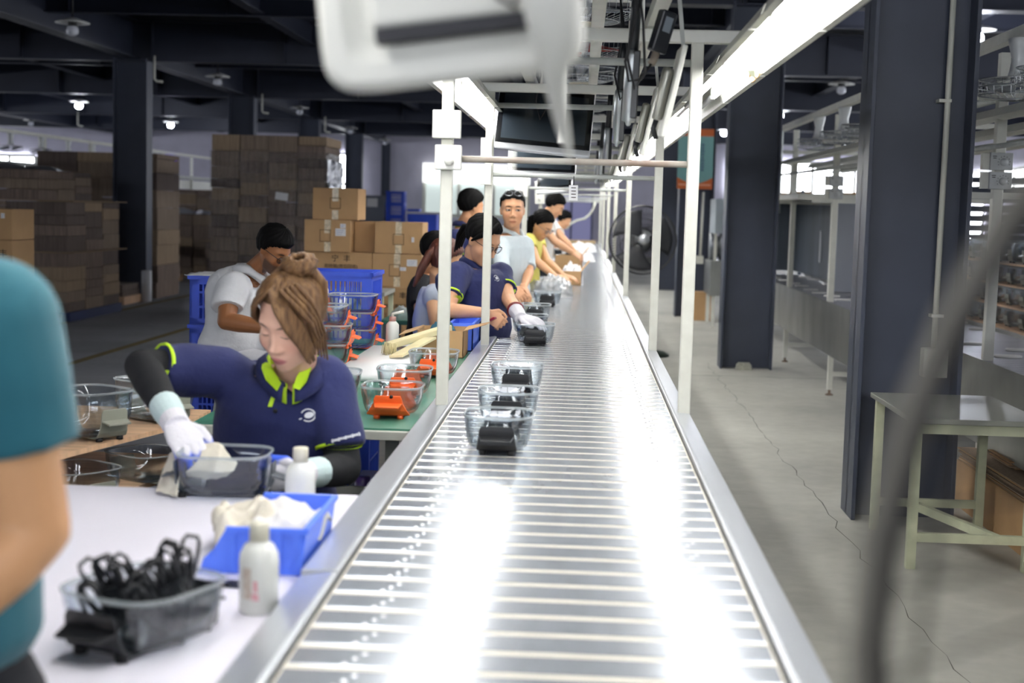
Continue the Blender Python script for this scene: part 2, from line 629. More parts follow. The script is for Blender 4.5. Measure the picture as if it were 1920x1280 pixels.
pA = at(800, 305, y=49.9)
window(1, -5.55, -1.9, 1.25, 2.95, 49.95, pane_dim, 3, 1, .12)
struct(MB().box(-5.6, -1.85, 49.7, 49.9, 2.38, 3.06).build('trim_5', mat('glowing_roller_box', 'f2f4f4', .5, emit='f4f6f4', power=.8)))  # roller box emits to look bright, though it holds no lamp
window(2, -8.6, -8.0, 1.2, 3.3, 49.95, day_pane, 1, 2, .1)
window(3, -25, -19.4, 2.35, 2.95, 49.95, day_pane, 6, 1, .12)
window(4, 5.0, 10.8, 2.3, 3.4, 49.95, day_pane, 8, 1, .12)
window(5, -1.1, .35, .3, 2.1, 49.95, mat('lavender_door_glow', '8f8fb4', .5, emit='8c8cb6', power=.25), 2, 1, .05, navy)  # lavender door with a faint glow added to its colour
# daylight strip windows in the side walls, unseen lengths added for ambient fill
for n, xw, s_ in ((6, X1 - .05, -1), (7, X0 + .05, 1)):
    m = MB()
    m.box(min(xw, xw + .02 * s_), max(xw, xw + .02 * s_), 3, 46, 2.1, 2.9)
    w_ = struct(m.build('window_%d' % n, day_pane))
    f = MB()
    for k in range(29):
        y = 3 + 43 * k / 28
        f.box(min(xw, xw + .07 * s_), max(xw, xw + .07 * s_), y - .05, y + .05, 2.1, 2.9)
    for z in (2.1, 2.5, 2.9):
        f.box(min(xw, xw + .06 * s_), max(xw, xw + .06 * s_), 3, 46, z - .04, z + .04)
    f.build('window_frame', white_steel, w_)
w_ = struct(MB().box(X1 - .06, X1 - .04, 39.6, 41.4, 1.1, 2.0).build('window_9', day_pane))
MB().box(X1 - .08, X1 - .03, 39.5, 39.6, 1.05, 2.05).box(X1 - .08, X1 - .03, 41.4, 41.5, 1.05, 2.05).build('window_frame', white_steel, w_)
m = MB().box(-9, 5, Y0 + .02, Y0 + .05, 2.5, 3.4)  # unseen window added behind the camera to lift the ambient light
w_ = struct(m.build('window_8', day_pane))
f = MB()
for k in range(9):
    f.box(-9 + 14 * k / 8 - .05, -9 + 14 * k / 8 + .05, Y0 + .05, Y0 + .1, 2.5, 3.4)
f.build('window_frame', white_steel, w_)


# ------------------------------------------------------------------ bulb lamps under the deck
def plate_lamp(x, y, z, on, label):
    t = thing('plate_lamp', label, 'lamp', (x, y, z), 0, 'round plate lamps under the ceiling')
    MB().lathe([(.02, .06), (.06, .05), (.21, .0), (.212, -.012), (.06, .02), (.02, .03)], n=24).build('lamp_plate', mat('lamp_plate_enamel', 'd8d8d6', .4), t)
    MB().cyl((0, 0, -.02), (0, 0, ZC - z), .012, 8).build('rod', black_plastic, t)
    MB().lathe([(.055, .03), (.06, -.03), (.05, -.05)], n=16).build('socket', dark_rubber, t)
    MB().lathe([(.03, -.03), (.068, -.06), (.078, -.10), (.07, -.14), (.03, -.165), (.005, -.168)], n=18).build(
        'bulb', lamp_on if on else mat('unlit_bulb', 'c9ccd6', .15, coat=.5), t)
    if on:
        l = bpy.data.lights.new('bulb_light', 'POINT')
        l.energy, l.shadow_soft_size, l.color = 45, .08, (.86, .9, 1)
        lo = bpy.data.objects.new('bulb_light', l)
        COL.objects.link(lo)
        lo.location = (0, 0, -.30)
        lo.parent = t
    return t


for (u, v, on, lab) in ((136, 42, 0, 'unlit plate lamp high at the upper left, before the first cross beam'),
                        (148, 190, 1, 'lit round plate lamp glowing left of the big left column'),
                        (320, 228, 1, 'lit plate lamp glowing right of the big left column'),
                        (408, 143, 0, 'unlit plate lamp above the left edge of the wrapped cardboard tower'),
                        (562, 202, 0, 'small unlit plate lamp above the right half of the wrapped cardboard tower'),
                        (58, 225, 0, 'tiny unlit lamp at far left above the hanging white fans'),
                        (657, 240, 0, 'tiny unlit lamp just above the far column behind the top carton'),
                        (722, 262, 0, 'tiny unlit lamp above the thin column at the back wall'),
                        (1578, 157, 0, 'unlit plate lamp left of the near right column'),
                        (1832, 55, 1, 'brightly lit plate lamp right of the near right column'),
                        (1462, 207, 1, 'lit plate lamp half hidden by the second right column'),
                        (1358, 242, 1, 'small lit lamp peeking out beside the poster column')):
    p = at(u, v, z=3.72)
    plate_lamp(p.x, min(p.y, 48.5), 3.72, on, lab)
for k, (u, v) in enumerate(((290, 85), (492, 165), (610, 215), (146, 225))):     # dangling white conduit ends under the beams
    p = at(u, v, y=ROWS[3 + min(k, 2)] - .15)
    p.z = 3.66 - .1
    t = thing('conduit_drop', ['bent white conduit end hanging from the beam right of the big left column', 'bent white conduit end hanging above the wrapped cardboard tower',
                               'bent white conduit end hanging left of the far column', 'small white conduit hook beside the lit lamp at left'][k], 'pipe', p, 0)
    MB().tube([(0, 0, .18), (0, 0, -.17), (.03, 0, -.2), (.13, 0, -.21)], .017, 8).build('pipe', white_steel, t)

# ------------------------------------------------------------------ the main conveyor
BL, BR, ZB, YA, YE = -.434, .330, .88, 1.25, 30.2
conv = thing('conveyor', 'long stainless slat conveyor running away down the middle, with its white post frame', 'conveyor', (0, YA, 0))
m = MB()
PITCH = .1043
y = YA
while y < YE:
    a = y + .008
    e = y + PITCH - .008
    rings = [[Vector((BL + .006, a, ZB - .004)), Vector((BL + .006, a + .004, ZB)), Vector((BL + .006, e - .004, ZB)), Vector((BL + .006, e, ZB - .004)), Vector((BL + .006, (a + e) / 2, ZB - .002))],
             [Vector((BR - .006, a, ZB - .004)), Vector((BR - .006, a + .004, ZB)), Vector((BR - .006, e - .004, ZB)), Vector((BR - .006, e, ZB - .004)), Vector((BR - .006, (a + e) / 2, ZB - .002))]]
    m.loft(rings, True, 0, False)
    if y < 16:
        for x in (BL + .105, BR - .085):
            for dx, dy in ((-.012, .02), (0, .045), (.012, .07)):
                c = Vector((x + dx, y + dy, ZB))
                m.add([c + Vector((.006 * math.cos(q), .006 * math.sin(q), 0)) for q in (0, 1.05, 2.09, 3.14, 4.19, 5.24)] + [c + Vector((0, 0, .003))],
                      [(k, (k + 1) % 6, 6) for k in range(6)], 2)
    y += PITCH
m.box(BL + .002, BR - .002, YA, YE, ZB - .03, ZB - .0012, 1)
m.build('slat_belt', [belt_steel, mat('cream_slat_gap', 'efe9d8', .4), mat('rivet_steel', 'aeb0b2', .3, metal=1.0)], conv, world=True)

rail = MB()
rail.prism([(BL - .004, 0, ZB + .010), (BL - .012, 0, ZB + .013), (BL - .075, 0, ZB + .002), (BL - .078, 0, ZB - .20), (BL - .072, 0, ZB - .20), (BL - .068, 0, ZB - .05), (BL - .004, 0, ZB - .05)], (0, YA - .05, 0), (0, 1.40, 0))
rail.prism([(BL - .004, 0, ZB + .010), (BL - .012, 0, ZB + .013), (BL - .075, 0, ZB + .010), (BL - .078, 0, ZB - .20), (BL - .072, 0, ZB - .20), (BL - .068, 0, ZB - .05), (BL - .004, 0, ZB - .05)], (0, YA + 1.36, 0), (0, YE - YA - 1.2, 0))
rail.build('side_rail', steel, conv, world=True, bevel=.002)
rail = MB()
rail.prism([(BR + .004, 0, ZB + .012), (BR + .012, 0, ZB + .014), (BR + .062, 0, ZB + .010), (BR + .066, 0, ZB - .24), (BR + .060, 0, ZB - .24), (BR + .056, 0, ZB - .05), (BR + .004, 0, ZB - .05)], (0, YA - .05, 0), (0, YE - YA + .2, 0))
rail.build('side_rail', steel, conv, world=True, bevel=.002)
y = YA + .3
while y < YE:
    for x in (BL - .03, BR + .02):
        g = MB().box(x - .02, x + .02, y - .02, y + .02, 0.0, ZB - .05)
        if y % 3 < 2:
            g.box(x - .015, x + .015, y, y + 2.2, .18, .22)
        g.build('leg', white_steel, conv, world=True)
    y += 2.2
MB().box(BL - .01, BR + .01, YA, YE, ZB - .16, ZB - .04).build('bed', panel_steel, conv, world=True)

POSTS = [4.9, 7.1, 11.6, 16.0, 20.4, 24.8, 29.2]
ZT = 2.19
for k, y in enumerate(POSTS):
    for sx in (-1, 1):
        x = -.468 if sx < 0 else .372
        MB().box(x - .0205, x + .0205, y - .0205, y + .0205, ZB + .008, ZT - .04).build('post', old_white, conv, world=True, bevel=.004)
    MB().box(-.66, .62, y - .022, y + .022, ZT - .042, ZT + .002).build('cross_beam', white_steel, conv, world=True, bevel=.004)
    MB().cyl((-.45, y + .01, 2.083), (.355, y + .01, 2.083), .013, 12).build('cross_bar', galv, conv, world=True)
    MB().cyl((-.45, y, 1.742), (.355, y, 1.742), .011, 12).build('cross_bar', mat('rusty_bar', 'b7b7ae', .5, var=.9, vscale=5, var2='7c5d4c') if k == 0 else galv, conv, world=True)
MB().box(.012, .058, 2.2, 29.5, 2.235, 2.285).build('top_rail', white_steel, conv, world=True)
MB().box(.20, .245, 2.2, 29.5, 2.20, 2.245).build('top_rail', white_steel, conv, world=True)
MB().box(-.30, -.255, 2.2, 29.5, 2.20, 2.245).build('top_rail', white_steel, conv, world=True)
# extra frames without bars further back
for y in (9.35, 13.8, 18.2, 22.6, 27.0):
    MB().box(-.66, .62, y - .02, y + .02, ZT - .04, ZT).build('cross_beam', white_steel, conv, world=True)
for y in (6.0, 7.62, 8.9, 11.5, 14.1, 16.7, 19.3, 21.9):
    MB().tube([(-.2775, y, 2.24), (-.2775, y, 2.675), (.2225, y, 2.675), (.2225, y, 2.24)], .012, 8).build('fan_hanger', white_steel, conv, world=True)
MB().box(-.40, .30, 30.1, 30.2, ZB, ZB + .06).build('end_board', wood_edge, conv, world=True)


# ------------------------------------------------------------------ fluorescent troughs along both sides
unlit_tube = mat('unlit_fluorescent_tube', 'c9cdd0', .2, coat=.5)


def trough(side, y0, label, L=1.26, on=True):
    t = thing('fluorescent_lamp', label, 'lamp', (.535 * side, y0, 2.108), 0, 'fluorescent trough lamps along the conveyor frame')
    m = MB()
    sec = [(-.105, -.036), (-.082, -.036), (-.058, .03), (.058, .03), (.082, -.036), (.105, -.036), (.105, -.032), (.086, -.032), (.062, .036), (-.062, .036), (-.086, -.032), (-.105, -.032)]
    m.prism([Vector((x, 0, z)) for x, z in sec], (0, 0, 0), (0, L, 0))
    m.build('trough', white_steel, t)
    for sx in (-.036, .036):
        a, c = Vector((sx, .03, -.006)), Vector((sx, L - .03, -.006))
        MB().cyl(a, c, .014, 10).build('tube', tube_lit if on else unlit_tube, t)
        for q in (a, c):
            MB().obox(q + Vector((0, 0, .012)), (.02, .03, .05)).build('tube_holder', white_steel, t)
    return t


labs = {(1, 0): 'lit trough lamp, nearest of the right row, running out of the photo top',
        (1, 1): 'lit fluorescent trough lamp, second of the right row, left of the near right column',
        (1, 2): 'lit fluorescent trough lamp just right of the nearest right post, with cord hooks below',
        (1, 3): 'unlit fluorescent trough lamp just behind the nearest right post',
        (-1, 2): 'lit fluorescent trough lamp left of the nearest left post, under the white monitor back',
        (-1, 3): 'lit fluorescent trough lamp between the two nearest left posts'}
for side in (-1, 1):
    for k in range(-1, 21):
        y0 = 2.62 + 1.29 * k
        lab = 'trough lamp continuing the %s row behind the top edge of the photo' % ('left' if side < 0 else 'right') if k < 0 else labs.get((side, k), 'lit fluorescent trough lamp in the far part of the %s row over the conveyor' % ('left' if side < 0 else 'right'))
        trough(side, y0, lab, on=(side, k) != (1, 3))

# ------------------------------------------------------------------ glass dishes in plastic carriers
rim_glass = glassy('rim_highlight_glass', tint='eef4f6', edge='c4d2da', haze=.32, refl=2.0)  # milky haze stands in for light caught along the rim


def ring_bowl(a, b, h, z0=.012, n=28):
    m = MB()
    prof = [(.70, 0, 0), (.80, .0, .004), (.86, 0, .014), (.92, 0, .035), (.97, 0, .07), (.99, 0, h - .007), (1.012, 0, h - .004), (1.012, 0, h), (.985, 0, h + .0015), (.958, 0, h - .001), (.955, 0, h - .005), (.925, 0, .07), (.87, 0, .038), (.79, 0, .016), (.68, 0, .010)]
    rings = [rrect(a * sc, b * sc, n, 3.6, z0 + z) for sc, _, z in prof]
    m.loft(rings, True, 0, True)
    for q, f in enumerate(m.f):                       # rim faces get the milky glass that paints their highlight
        if all(m.v[i][2] > z0 + h - .0075 for i in f):
            m.m[q] = 1
    return m


def cradle(w, L, h=.083, flare=0.0, ledge=.034):
    """Carrier strap under the bowl, turned up at both ends into flaps with a grip ledge."""
    m = MB()
    hw = w / 2
    for s_ in (-1, 1):
        path = [(0, .0095, hw), (L * .80, .0095, hw), (L * .93, .016, hw + flare), (L * 1.0, .030, hw + flare * .6), (L * 1.04, .055, hw * .98), (L * 1.06, h - .012, hw * .96), (L * 1.062, h, hw * .84)]
        rings = []
        for i, (y, z, q) in enumerate(path):
            p0, p1 = path[max(i - 1, 0)], path[min(i + 1, len(path) - 1)]
            d = Vector((0, p1[0] - p0[0], p1[1] - p0[1])).normalized()
            n = Vector((0, d.z, -d.y)) * .0022
            c = Vector((0, y, z))
            rings.append([Vector((-q, (c + n).y, (c + n).z)), Vector((q, (c + n).y, (c + n).z)), Vector((q, (c - n).y, (c - n).z)), Vector((-q, (c - n).y, (c - n).z))])
        rings = [[Vector((p.x, s_ * p.y, p.z)) for p in r] for r in rings]
        m.loft(rings, True, 0, False)
        y0, y1 = L * 1.04, L * 1.04 + ledge
        zl = h * .62
        v = [(-hw * .96, y0, zl + .006), (hw * .96, y0, zl + .006), (hw * .80, y1, zl - .004), (-hw * .80, y1, zl - .004)]
        m.loft([[Vector((x, s_ * y, z)) for x, y, z in v], [Vector((x, s_ * y, z - .006)) for x, y, z in v]], True, 0, False)
    return m


def make_dish(kind, label, group):
    """kind: black, orange, grey, smoke."""
    a, b, h = {'black': (.1015, .116, .096), 'orange': (.106, .12, .092), 'grey': (.115, .125, .145), 'smoke': (.10, .112, .098)}[kind]
    pm = {'black': black_plastic, 'orange': orange_plastic, 'grey': grey_plastic, 'smoke': smoke_plastic}[kind]
    t = thing('glass_dish', label, 'dish', (0, 0, 0), 0, group)
    ring_bowl(a, b, h).build('bowl', [glass_smoke if kind == 'smoke' else glass, rim_glass], t)
    w = {'orange': .10, 'smoke': .062}.get(kind, .104)
    c = cradle(w, b, h * (.88 if kind != 'grey' else .72), .024 if kind == 'orange' else .006, .034).build('carrier', pm, t, bevel=.0015)
    for sx in (-.04, .04):
        for sy in (-1, 1):
            MB().cyl((sx, sy * b * .86, 0), (sx, sy * b * .86, .012), .011, 12).build('foot', pm if kind == 'orange' else dark_rubber, c)
    if kind == 'orange':
        MB().cyl((.012, -b * 1.075 - .001, .078), (.012, -b * 1.075 - .005, .078), .006, 12).build('button', black_plastic, c)
    return t


GB = 'clear glass dishes in black carriers on the belt'
blackdish = make_dish('black', 'clear glass dish in black carrier, nearest one riding on the steel belt', GB)
blackdish.location = (-.222, 4.09, ZB)
for (x, y, lab) in ((-.222, 4.63, 'glass dish in black carrier, middle of the three nearest on the belt'),
                    (-.228, 5.38, 'glass dish in black carrier, farthest of the three nearest on the belt'),
                    (-.222, 7.34, 'glass dish in black carrier at the front of the second cluster, under the white glove'),
                    (-.272, 7.93, 'glass dish in black carrier right behind the dish under the white glove'),
                    (-.275, 8.84, 'glass dish in black carrier, third in the second cluster on the belt'),
                    (-.232, 10.24, 'glass dish in black carrier, last before the bagged dishes')):
    dup(blackdish, (x, y, ZB), 0, lab)

TT = .86                                                       # bench height
# white bench
t = thing('work_bench', 'white-topped work bench in the left foreground beside the conveyor', 'table', (-1.35, 2.7, 0))
MB().box(-2.25, -.515, 1.98, 3.46, TT - .012, TT).build('bench_top', mat('white_bench_sheet', 'f3f0fa', .45, var=.02, vscale=3), t, world=True, bevel=.003)
MB().box(-2.23, -.53, 2.0, 3.44, TT - .05, TT - .0125).build('frame', cream_steel, t, world=True)
for x in (-2.2, -.56):
    for y in (2.03, 3.41):
        MB().box(x - .02, x + .02, y - .02, y + .02, 0, TT - .05).build('leg', cream_steel, t, world=True)

sd = make_dish('smoke', 'smoky glass dish in dark grey carrier being wiped by the gloved woman', 'glass dishes on the white bench')
sd.location = (-.853, 3.40, TT)
sd.rotation_euler = (0, 0, PI / 2 + .03)
bowl = dup(blackdish, (-.692, 2.235, TT), -.42, 'blurred glass bowl in a black carrier, full of black clips, at the lower left', 'glass dishes on the white bench')
bowl.scale = (1.06, 1.0, .92)


def clip_mesh():
    m = MB()
    m.tube([(-.014, 0, 0), (-.014, 0, .052), (-.009, 0, .062), (.009, 0, .062), (.014, 0, .052), (.014, 0, 0)], .0034, 8)
    m.box(-.015, .015, -.003, .003, -.012, .012)
    m.box(-.008, .008, -.008, .002, -.03, -.008)
    return m


clip = thing('plastic_clip', 'black plastic clip lying on the white bench right of the clip bowl', 'clip', (-.655, 2.585, TT + .0045), 1.5, None, PI / 2)
clip_mesh().build('loop', black_plastic, clip)
rr = random.Random(11)
for k in range(34):
    a = rr.uniform(0, 2 * PI)
    r = math.sqrt(rr.random())
    lx, ly = .062 * r * math.cos(a), .085 * r * math.sin(a)
    c_, s_ = math.cos(-.42), math.sin(-.42)
    gap = abs(ly - .022) < .016
    z = TT + .05 + .055 * rr.random() - (.035 if gap else 0)
    lean = rr.uniform(-.75, -.25) if ly < .02 else rr.uniform(-.2, .35)
    dup(clip, (-.692 + c_ * lx - s_ * ly, 2.235 + s_ * lx + c_ * ly, z), rr.uniform(-.5, .9), 'black plastic clip heaped in the blurred glass bowl', 'black clips heaped in the glass bowl',
        rr.uniform(-.3, .3), lean)


def bottle(x, y, label, stain):
    t = thing('squeeze_bottle', label, 'bottle', (x, y, TT), 0, 'white squeeze bottles on the bench')
    MB().lathe([(.030, 0), (.0345, .004), (.035, .09), (.0335, .105), (.026, .120), (.0165, .127), (.0165, .13)], n=28).build(
        'body', mat('milky_bottle_plastic', 'e8e9e2', .3, coat=.2), t)
    MB().lathe([(.0175, .128), (.0175, .158), (.016, .160)], n=24).build('cap', mat('cream_cap_plastic', 'dcd8c4', .45), t)
    if stain:
        for nm, u0, u1, z0, z1, mt in (('label', -2.25, -1.75, .03, .085, mat('worn_bottle_label', 'b9a392', .7, var=.9, vscale=60, var2='e2ddd4')),
                                       ('print', -1.62, -1.42, .042, .062, mat('red_print', 'd25a74', .7, var=.8, vscale=120, var2='e8dfdc')),
                                       ('print', -1.72, -1.35, .028, .040, mat('red_print', 'd25a74', .7))):
            m = MB()
            rings = [[Vector((.0353 * math.cos(u0 + (u1 - u0) * i / 8), .0353 * math.sin(u0 + (u1 - u0) * i / 8), z)) for i in range(9)] for z in (z0, z1)]
            m.loft(rings, False, 0, True, loop=False)
            m.build(nm, mt, t)
    return t


bottle(-.548, 2.43, 'white squeeze bottle in front of the blue bin, with worn red print', True)
bottle(-.628, 3.20, 'white squeeze bottle behind the blue bin, by the woman in gloves', False)

# open-fronted parts bin with wiping cloths
t = thing('parts_bin', 'bright blue open plastic bin of cloths on the white bench', 'bin', (-.62, 2.83, TT))
m = MB()
W_, D_, H_ = .105, .165, .092
o = [(-W_ - .022, -D_), (W_, -D_), (W_, D_), (-W_ - .022, D_)]
m.box(-.095, .095, -.155, .155, .0, .005)
m.prism([(-.10, -.155, 0), (.095, -.155, 0), (.105, -.165, H_), (-.045, -.165, H_)], (0, 0, 0), (0, .005, 0))
m.prism([(-.10, .15, 0), (.095, .15, 0), (.105, .16, H_), (-.045, .16, H_)], (0, 0, 0), (0, .005, 0))
m.prism([(.095, 0, 0), (.10, 0, 0), (.110, 0, H_), (.105, 0, H_)], (0, -.163, 0), (0, .326, 0))
m.prism([(-.10, 0, 0), (-.095, 0, 0), (-.085, 0, .03), (-.09, 0, .03)], (0, -.16, 0), (0, .32, 0))
for x in (-.04, .0, .05, .088):
    m.prism([(x, -.1558, .004), (x + .012, -.1558, .004), (x + .013, -.1655, H_ - .004), (x, -.1655, H_ - .004)], (0, -.004, 0), (0, .004, 0))
m.box(-.045, .112, -.171, -.163, H_ - .006, H_ + .003)
m.box(-.045, .112, .158, .168, H_ - .006, H_ + .003)
m.box(.103, .115, -.17, .168, H_ - .006, H_ + .003)
m.build('bin', blue_bright, t)


def cloth(name, label, cx, cy, z, sx, sy, amp, seed, mt, rz=0.0, fall=0.0):
    def fn(a, b):
        x, y = (a - .5) * sx, (b - .5) * sy
        n = noise.noise(Vector((x * 16 + seed, y * 16, seed))) * amp + noise.noise(Vector((x * 40, y * 40 + seed, 2))) * amp * .35
        e = max(abs(a - .5), abs(b - .5)) * 2
        c_, s_ = math.cos(rz), math.sin(rz)
        return (cx + c_ * x - s_ * y, cy + s_ * x + c_ * y, z + n - fall * max(0, e - .45) ** 1.4)
    o = MB().sheet(30, 30, fn, 0, .004).build(name, mt)
    return tag(o, label, 'cloth')


cl_cream = mat('cream_cotton_cloth', 'ddd6c6', .9, var=.08, vscale=14, bump=.25, bscale=160)
cl_white = mat('white_cotton_cloth', 'e9e7e4', .9, var=.05, vscale=14, bump=.2, bscale=160)
cloth('wiping_cloth', 'cream wiping cloth bundled in the left of the blue bin', -.675, 2.86, TT + .105, .13, .20, .055, 3.2, cl_cream, .3, .12)
cloth('wiping_cloth', 'white wiping cloth bundled in the right of the blue bin', -.585, 2.80, TT + .098, .13, .22, .05, 8.1, cl_white, -.2, .10)

# ------------------------------------------------------------------ bench with the orange dishes
t = thing('assembly_bench', 'green-topped assembly bench holding the orange dishes, behind the gloved woman', 'table', (-.95, 6.0, 0))
green = mat('green_rubber_mat', '3f7a66', .4, var=.1, vscale=6)
MB().box(-1.24, -.52, 4.52, 7.55, TT - .006, TT).build('mat', green, t, world=True)
MB().box(-1.24, -.52, 4.50, 7.55, TT - .036, TT - .0065).build('bench_top', mat('bench_edge_grey', 'b4b6ac', .5, var=.1), t, world=True, bevel=.003)
for x in (-1.18, -.60):
    for y in (4.6, 6.0, 7.45):
        MB().box(x - .02, x + .02, y - .02, y + .02, 0, TT - .037).build('leg', mat('grey_leg_paint', '73756f', .5), t, world=True)
for z in (.2, .62):
    MB().box(-1.18, -.6, 4.585, 4.615, z, z + .03).build('brace', mat('grey_leg_paint', '73756f', .5), t, world=True)
MB().box(-1.12, -.66, 4.7, 7.4, .16, .175).build('shelf', panel_steel, t, world=True)
pb = thing('spray_tube', 'purple-capped clear tube standing under the green bench', 'bottle', (-.705, 4.66, .232))
MB().cyl((0, 0, .16), (0, 0, .38), .024, 16).build('tube', mat('lilac_tube', 'c9c0d8', .3), pb)
MB().cyl((0, 0, .38), (0, 0, .44), .026, 16).build('cap', mat('purple_cap', '3f2c66', .35), pb)
MB().cyl((0, 0, -.056), (0, 0, .16), .025, 16).build('print_band', mat('purple_cap', '3f2c66', .35), pb)

GO = 'clear glass dishes in orange carriers on the green bench'
od = make_dish('orange', 'glass dish in orange carrier at the front edge of the green bench', GO)
od.location = (-.632, 4.84, TT)
for (x, y, z, rz, lab) in ((-.655, 5.36, 0, .06, 'glass dish in orange carrier directly behind the front one on the green bench'),
                           (-.90, 5.18, 0, .1, 'glass dish in orange carrier half hidden by the gloved woman'),
                           (-.612, 6.02, 0, 0, 'glass dish in orange carrier half hidden by the nearest left post'),
                           (-1.125, 7.0, 0, PI / 2, 'orange-carrier glass dish, bottom of the back stack beside the blue crate'),
                           (-1.13, 7.0, .085, PI / 2 + .05, 'orange-carrier glass dish, middle of the back stack beside the blue crate'),
                           (-1.12, 7.0, .17, PI / 2, 'orange-carrier glass dish on top of the back stack beside the blue crate'),
                           (-1.13, 6.22, 0, PI / 2 + .04, 'orange-carrier glass dish, bottom of the stack next to the woman\'s ear'),
                           (-1.12, 6.22, .085, PI / 2, 'orange-carrier glass dish, middle of the stack next to the woman\'s ear'),
                           (-1.14, 6.22, .17, PI / 2 + .06, 'orange-carrier glass dish on top of the stack next to the woman\'s ear')):
    dup(od, (x, y, TT + z), rz, lab)
tag(MB().sheet(2, 2, lambda a, b: (-1.0 + .26 * a, 5.7 + 1.2 * b, TT + .032), 0, .03).build('foam_sheet', mat('white_foam', 'f0f0ee', .8)),
    'white foam sheet lying on the green bench behind the front dishes', 'foam sheet')
t = thing('pump_bottle', 'frosted white pump bottle on the green bench by the brush', 'bottle', (-.925, 7.02, TT))
MB().lathe([(.03, 0), (.033, .005), (.033, .125), (.02, .14), (.016, .143)], n=20).build('body', mat('milky_bottle_plastic', 'e8e9e2', .3, coat=.2), t)
MB().cyl((0, 0, .14), (0, 0, .165), .017, 14).build('collar', mat('salmon_pump', 'b98d84', .4), t)
MB().tube([(0, 0, .165), (0, 0, .18), (.015, 0, .183), (.055, 0, .192)], .007, 8).build('spout', white_steel, t)
t = thing('wooden_brush', 'pale wooden long-handled brush leaning on the foam sheet', 'brush', at(735, 655, y=6.5))
pine = mat('pale_pine', 'e6d9ab', .6, var=.12, vscale=6)
MB().bar(at(728, 648, y=6.5), at(842, 614, y=6.75), .05, .03).build('handle', pine, t, world=True, bevel=.004)
m = MB()
for k in range(60):
    q = at(718 + 26 * rr.random(), 640 + 12 * rr.random(), y=6.45 + .1 * rr.random())
    m.tube([q, q + Vector((rr.uniform(-.012, .008), 0, -.05))], [.003, .001], 4)
m.build('bristles', mat('bristle', 'd8cb9c', .9), t, world=True)
tag(MB().bar(at(742, 668, y=6.3), at(806, 634, y=6.6), .07, .012, (0, .3, 1)).build('wood_strip', pine, bevel=.002), 'thin pale wood strip below the brush handle', 'wood strip')

# small open carton and blue bin by the belt
t = thing('open_carton', 'small open cardboard carton with raised flaps behind the nearest left post', 'box', (-.655, 6.85, TT))
m = MB()
m.box(-.11, .11, -.14, .14, 0, .004)
for x in (-.11, .107):
    m.box(x, x + .003, -.14, .14, 0, .13)
for y in (-.14, .137):
    m.box(-.11, .11, y, y + .003, 0, .13)
m.build('body', cardboard, t)
MB().prism([(.11, -.14, .13), (.11, .14, .13), (.22, .14, .155), (.22, -.14, .165)], (0, 0, 0), (0, 0, .003)).build('flap', cardboard, t)
MB().prism([(-.11, -.14, .13), (-.11, .14, .13), (-.2, .14, .10), (-.2, -.14, .10)], (0, 0, 0), (0, 0, .003)).build('flap', cardboard, t)
tag(cloth('rag', 'dark teal rag stuffed in the small open carton', -.66, 6.85, TT + .135, .17, .2, .06, 5, mat('teal_rag', '2a5566', .9), 0, .2), 'dark teal rag stuffed in the small open carton', 'cloth')


def bin_simple(name, label, cat, x0, x1, y0, y1, z0, h, mt, th=.006, group=None):
    t = thing(name, label, cat, ((x0 + x1) / 2, (y0 + y1) / 2, z0), 0, group)
    m = MB()
    a, b_ = (x1 - x0) / 2, (y1 - y0) / 2
    m.box(-a, a, -b_, b_, 0, th)
    for s_ in (-1, 1):
        m.box(min(s_ * a, s_ * (a - th)), max(s_ * a, s_ * (a - th)), -b_, b_, 0, h)
        m.box(-a, a, min(s_ * b_, s_ * (b_ - th)), max(s_ * b_, s_ * (b_ - th)), 0, h)
    m.build('tub', mt, t)
    r = MB()
    for s_ in (-1, 1):
        r.box(min(s_ * a, s_ * (a + .008)), max(s_ * a, s_ * (a + .008)), -b_ - .008, b_ + .008, h - .02, h)
        r.box(-a, a, min(s_ * b_, s_ * (b_ + .008)), max(s_ * b_, s_ * (b_ + .008)), h - .02, h)
    r.build('rim', mt, t)
    return t


bin_simple('parts_bin', 'pale blue plastic bin between the small carton and the second left post', 'bin', -.64, -.525, 7.05, 7.5, TT, .14, blue_bright)

# ------------------------------------------------------------------ plywood rack with the grey-handled dishes
t = thing('plywood_rack', 'plywood rack of grey-handled dishes left of the gloved woman', 'rack', (-1.62, 4.5, 0))
RK = [(.80, -2.3, -1.36, 3.95, 5.2), (.645, -2.3, -1.33, 3.85, 5.1), (.49, -2.3, -1.30, 3.8, 5.1)]
c0 = .36
for (z, x0, x1, y0, y1) in RK:
    P = [Vector((x0, y0, z)), Vector((-1.62, y0, z)), Vector((x1, y1 - .3, z)), Vector((x1, y1, z)), Vector((x0, y1, z))]
    MB().prism([p - Vector((0, 0, .016)) for p in P], (0, 0, 0), (0, 0, .016)).build('shelf', wood, t, world=True)
for (x, y) in ((-2.25, 4.0), (-2.25, 5.1), (-1.45, 5.05), (-1.75, 4.0)):
    MB().box(x - .012, x + .012, y - .012, y + .012, 0, .785).build('upright', steel, t, world=True)
GG = 'clear glass dishes with grey handles on the plywood rack'
gd = make_dish('grey', 'grey-handled tall glass dish on the top shelf nearest the teal sleeve', GG)
gd.location = (-1.735, 4.13, .80)
gd.rotation_euler = (0, 0, .98)
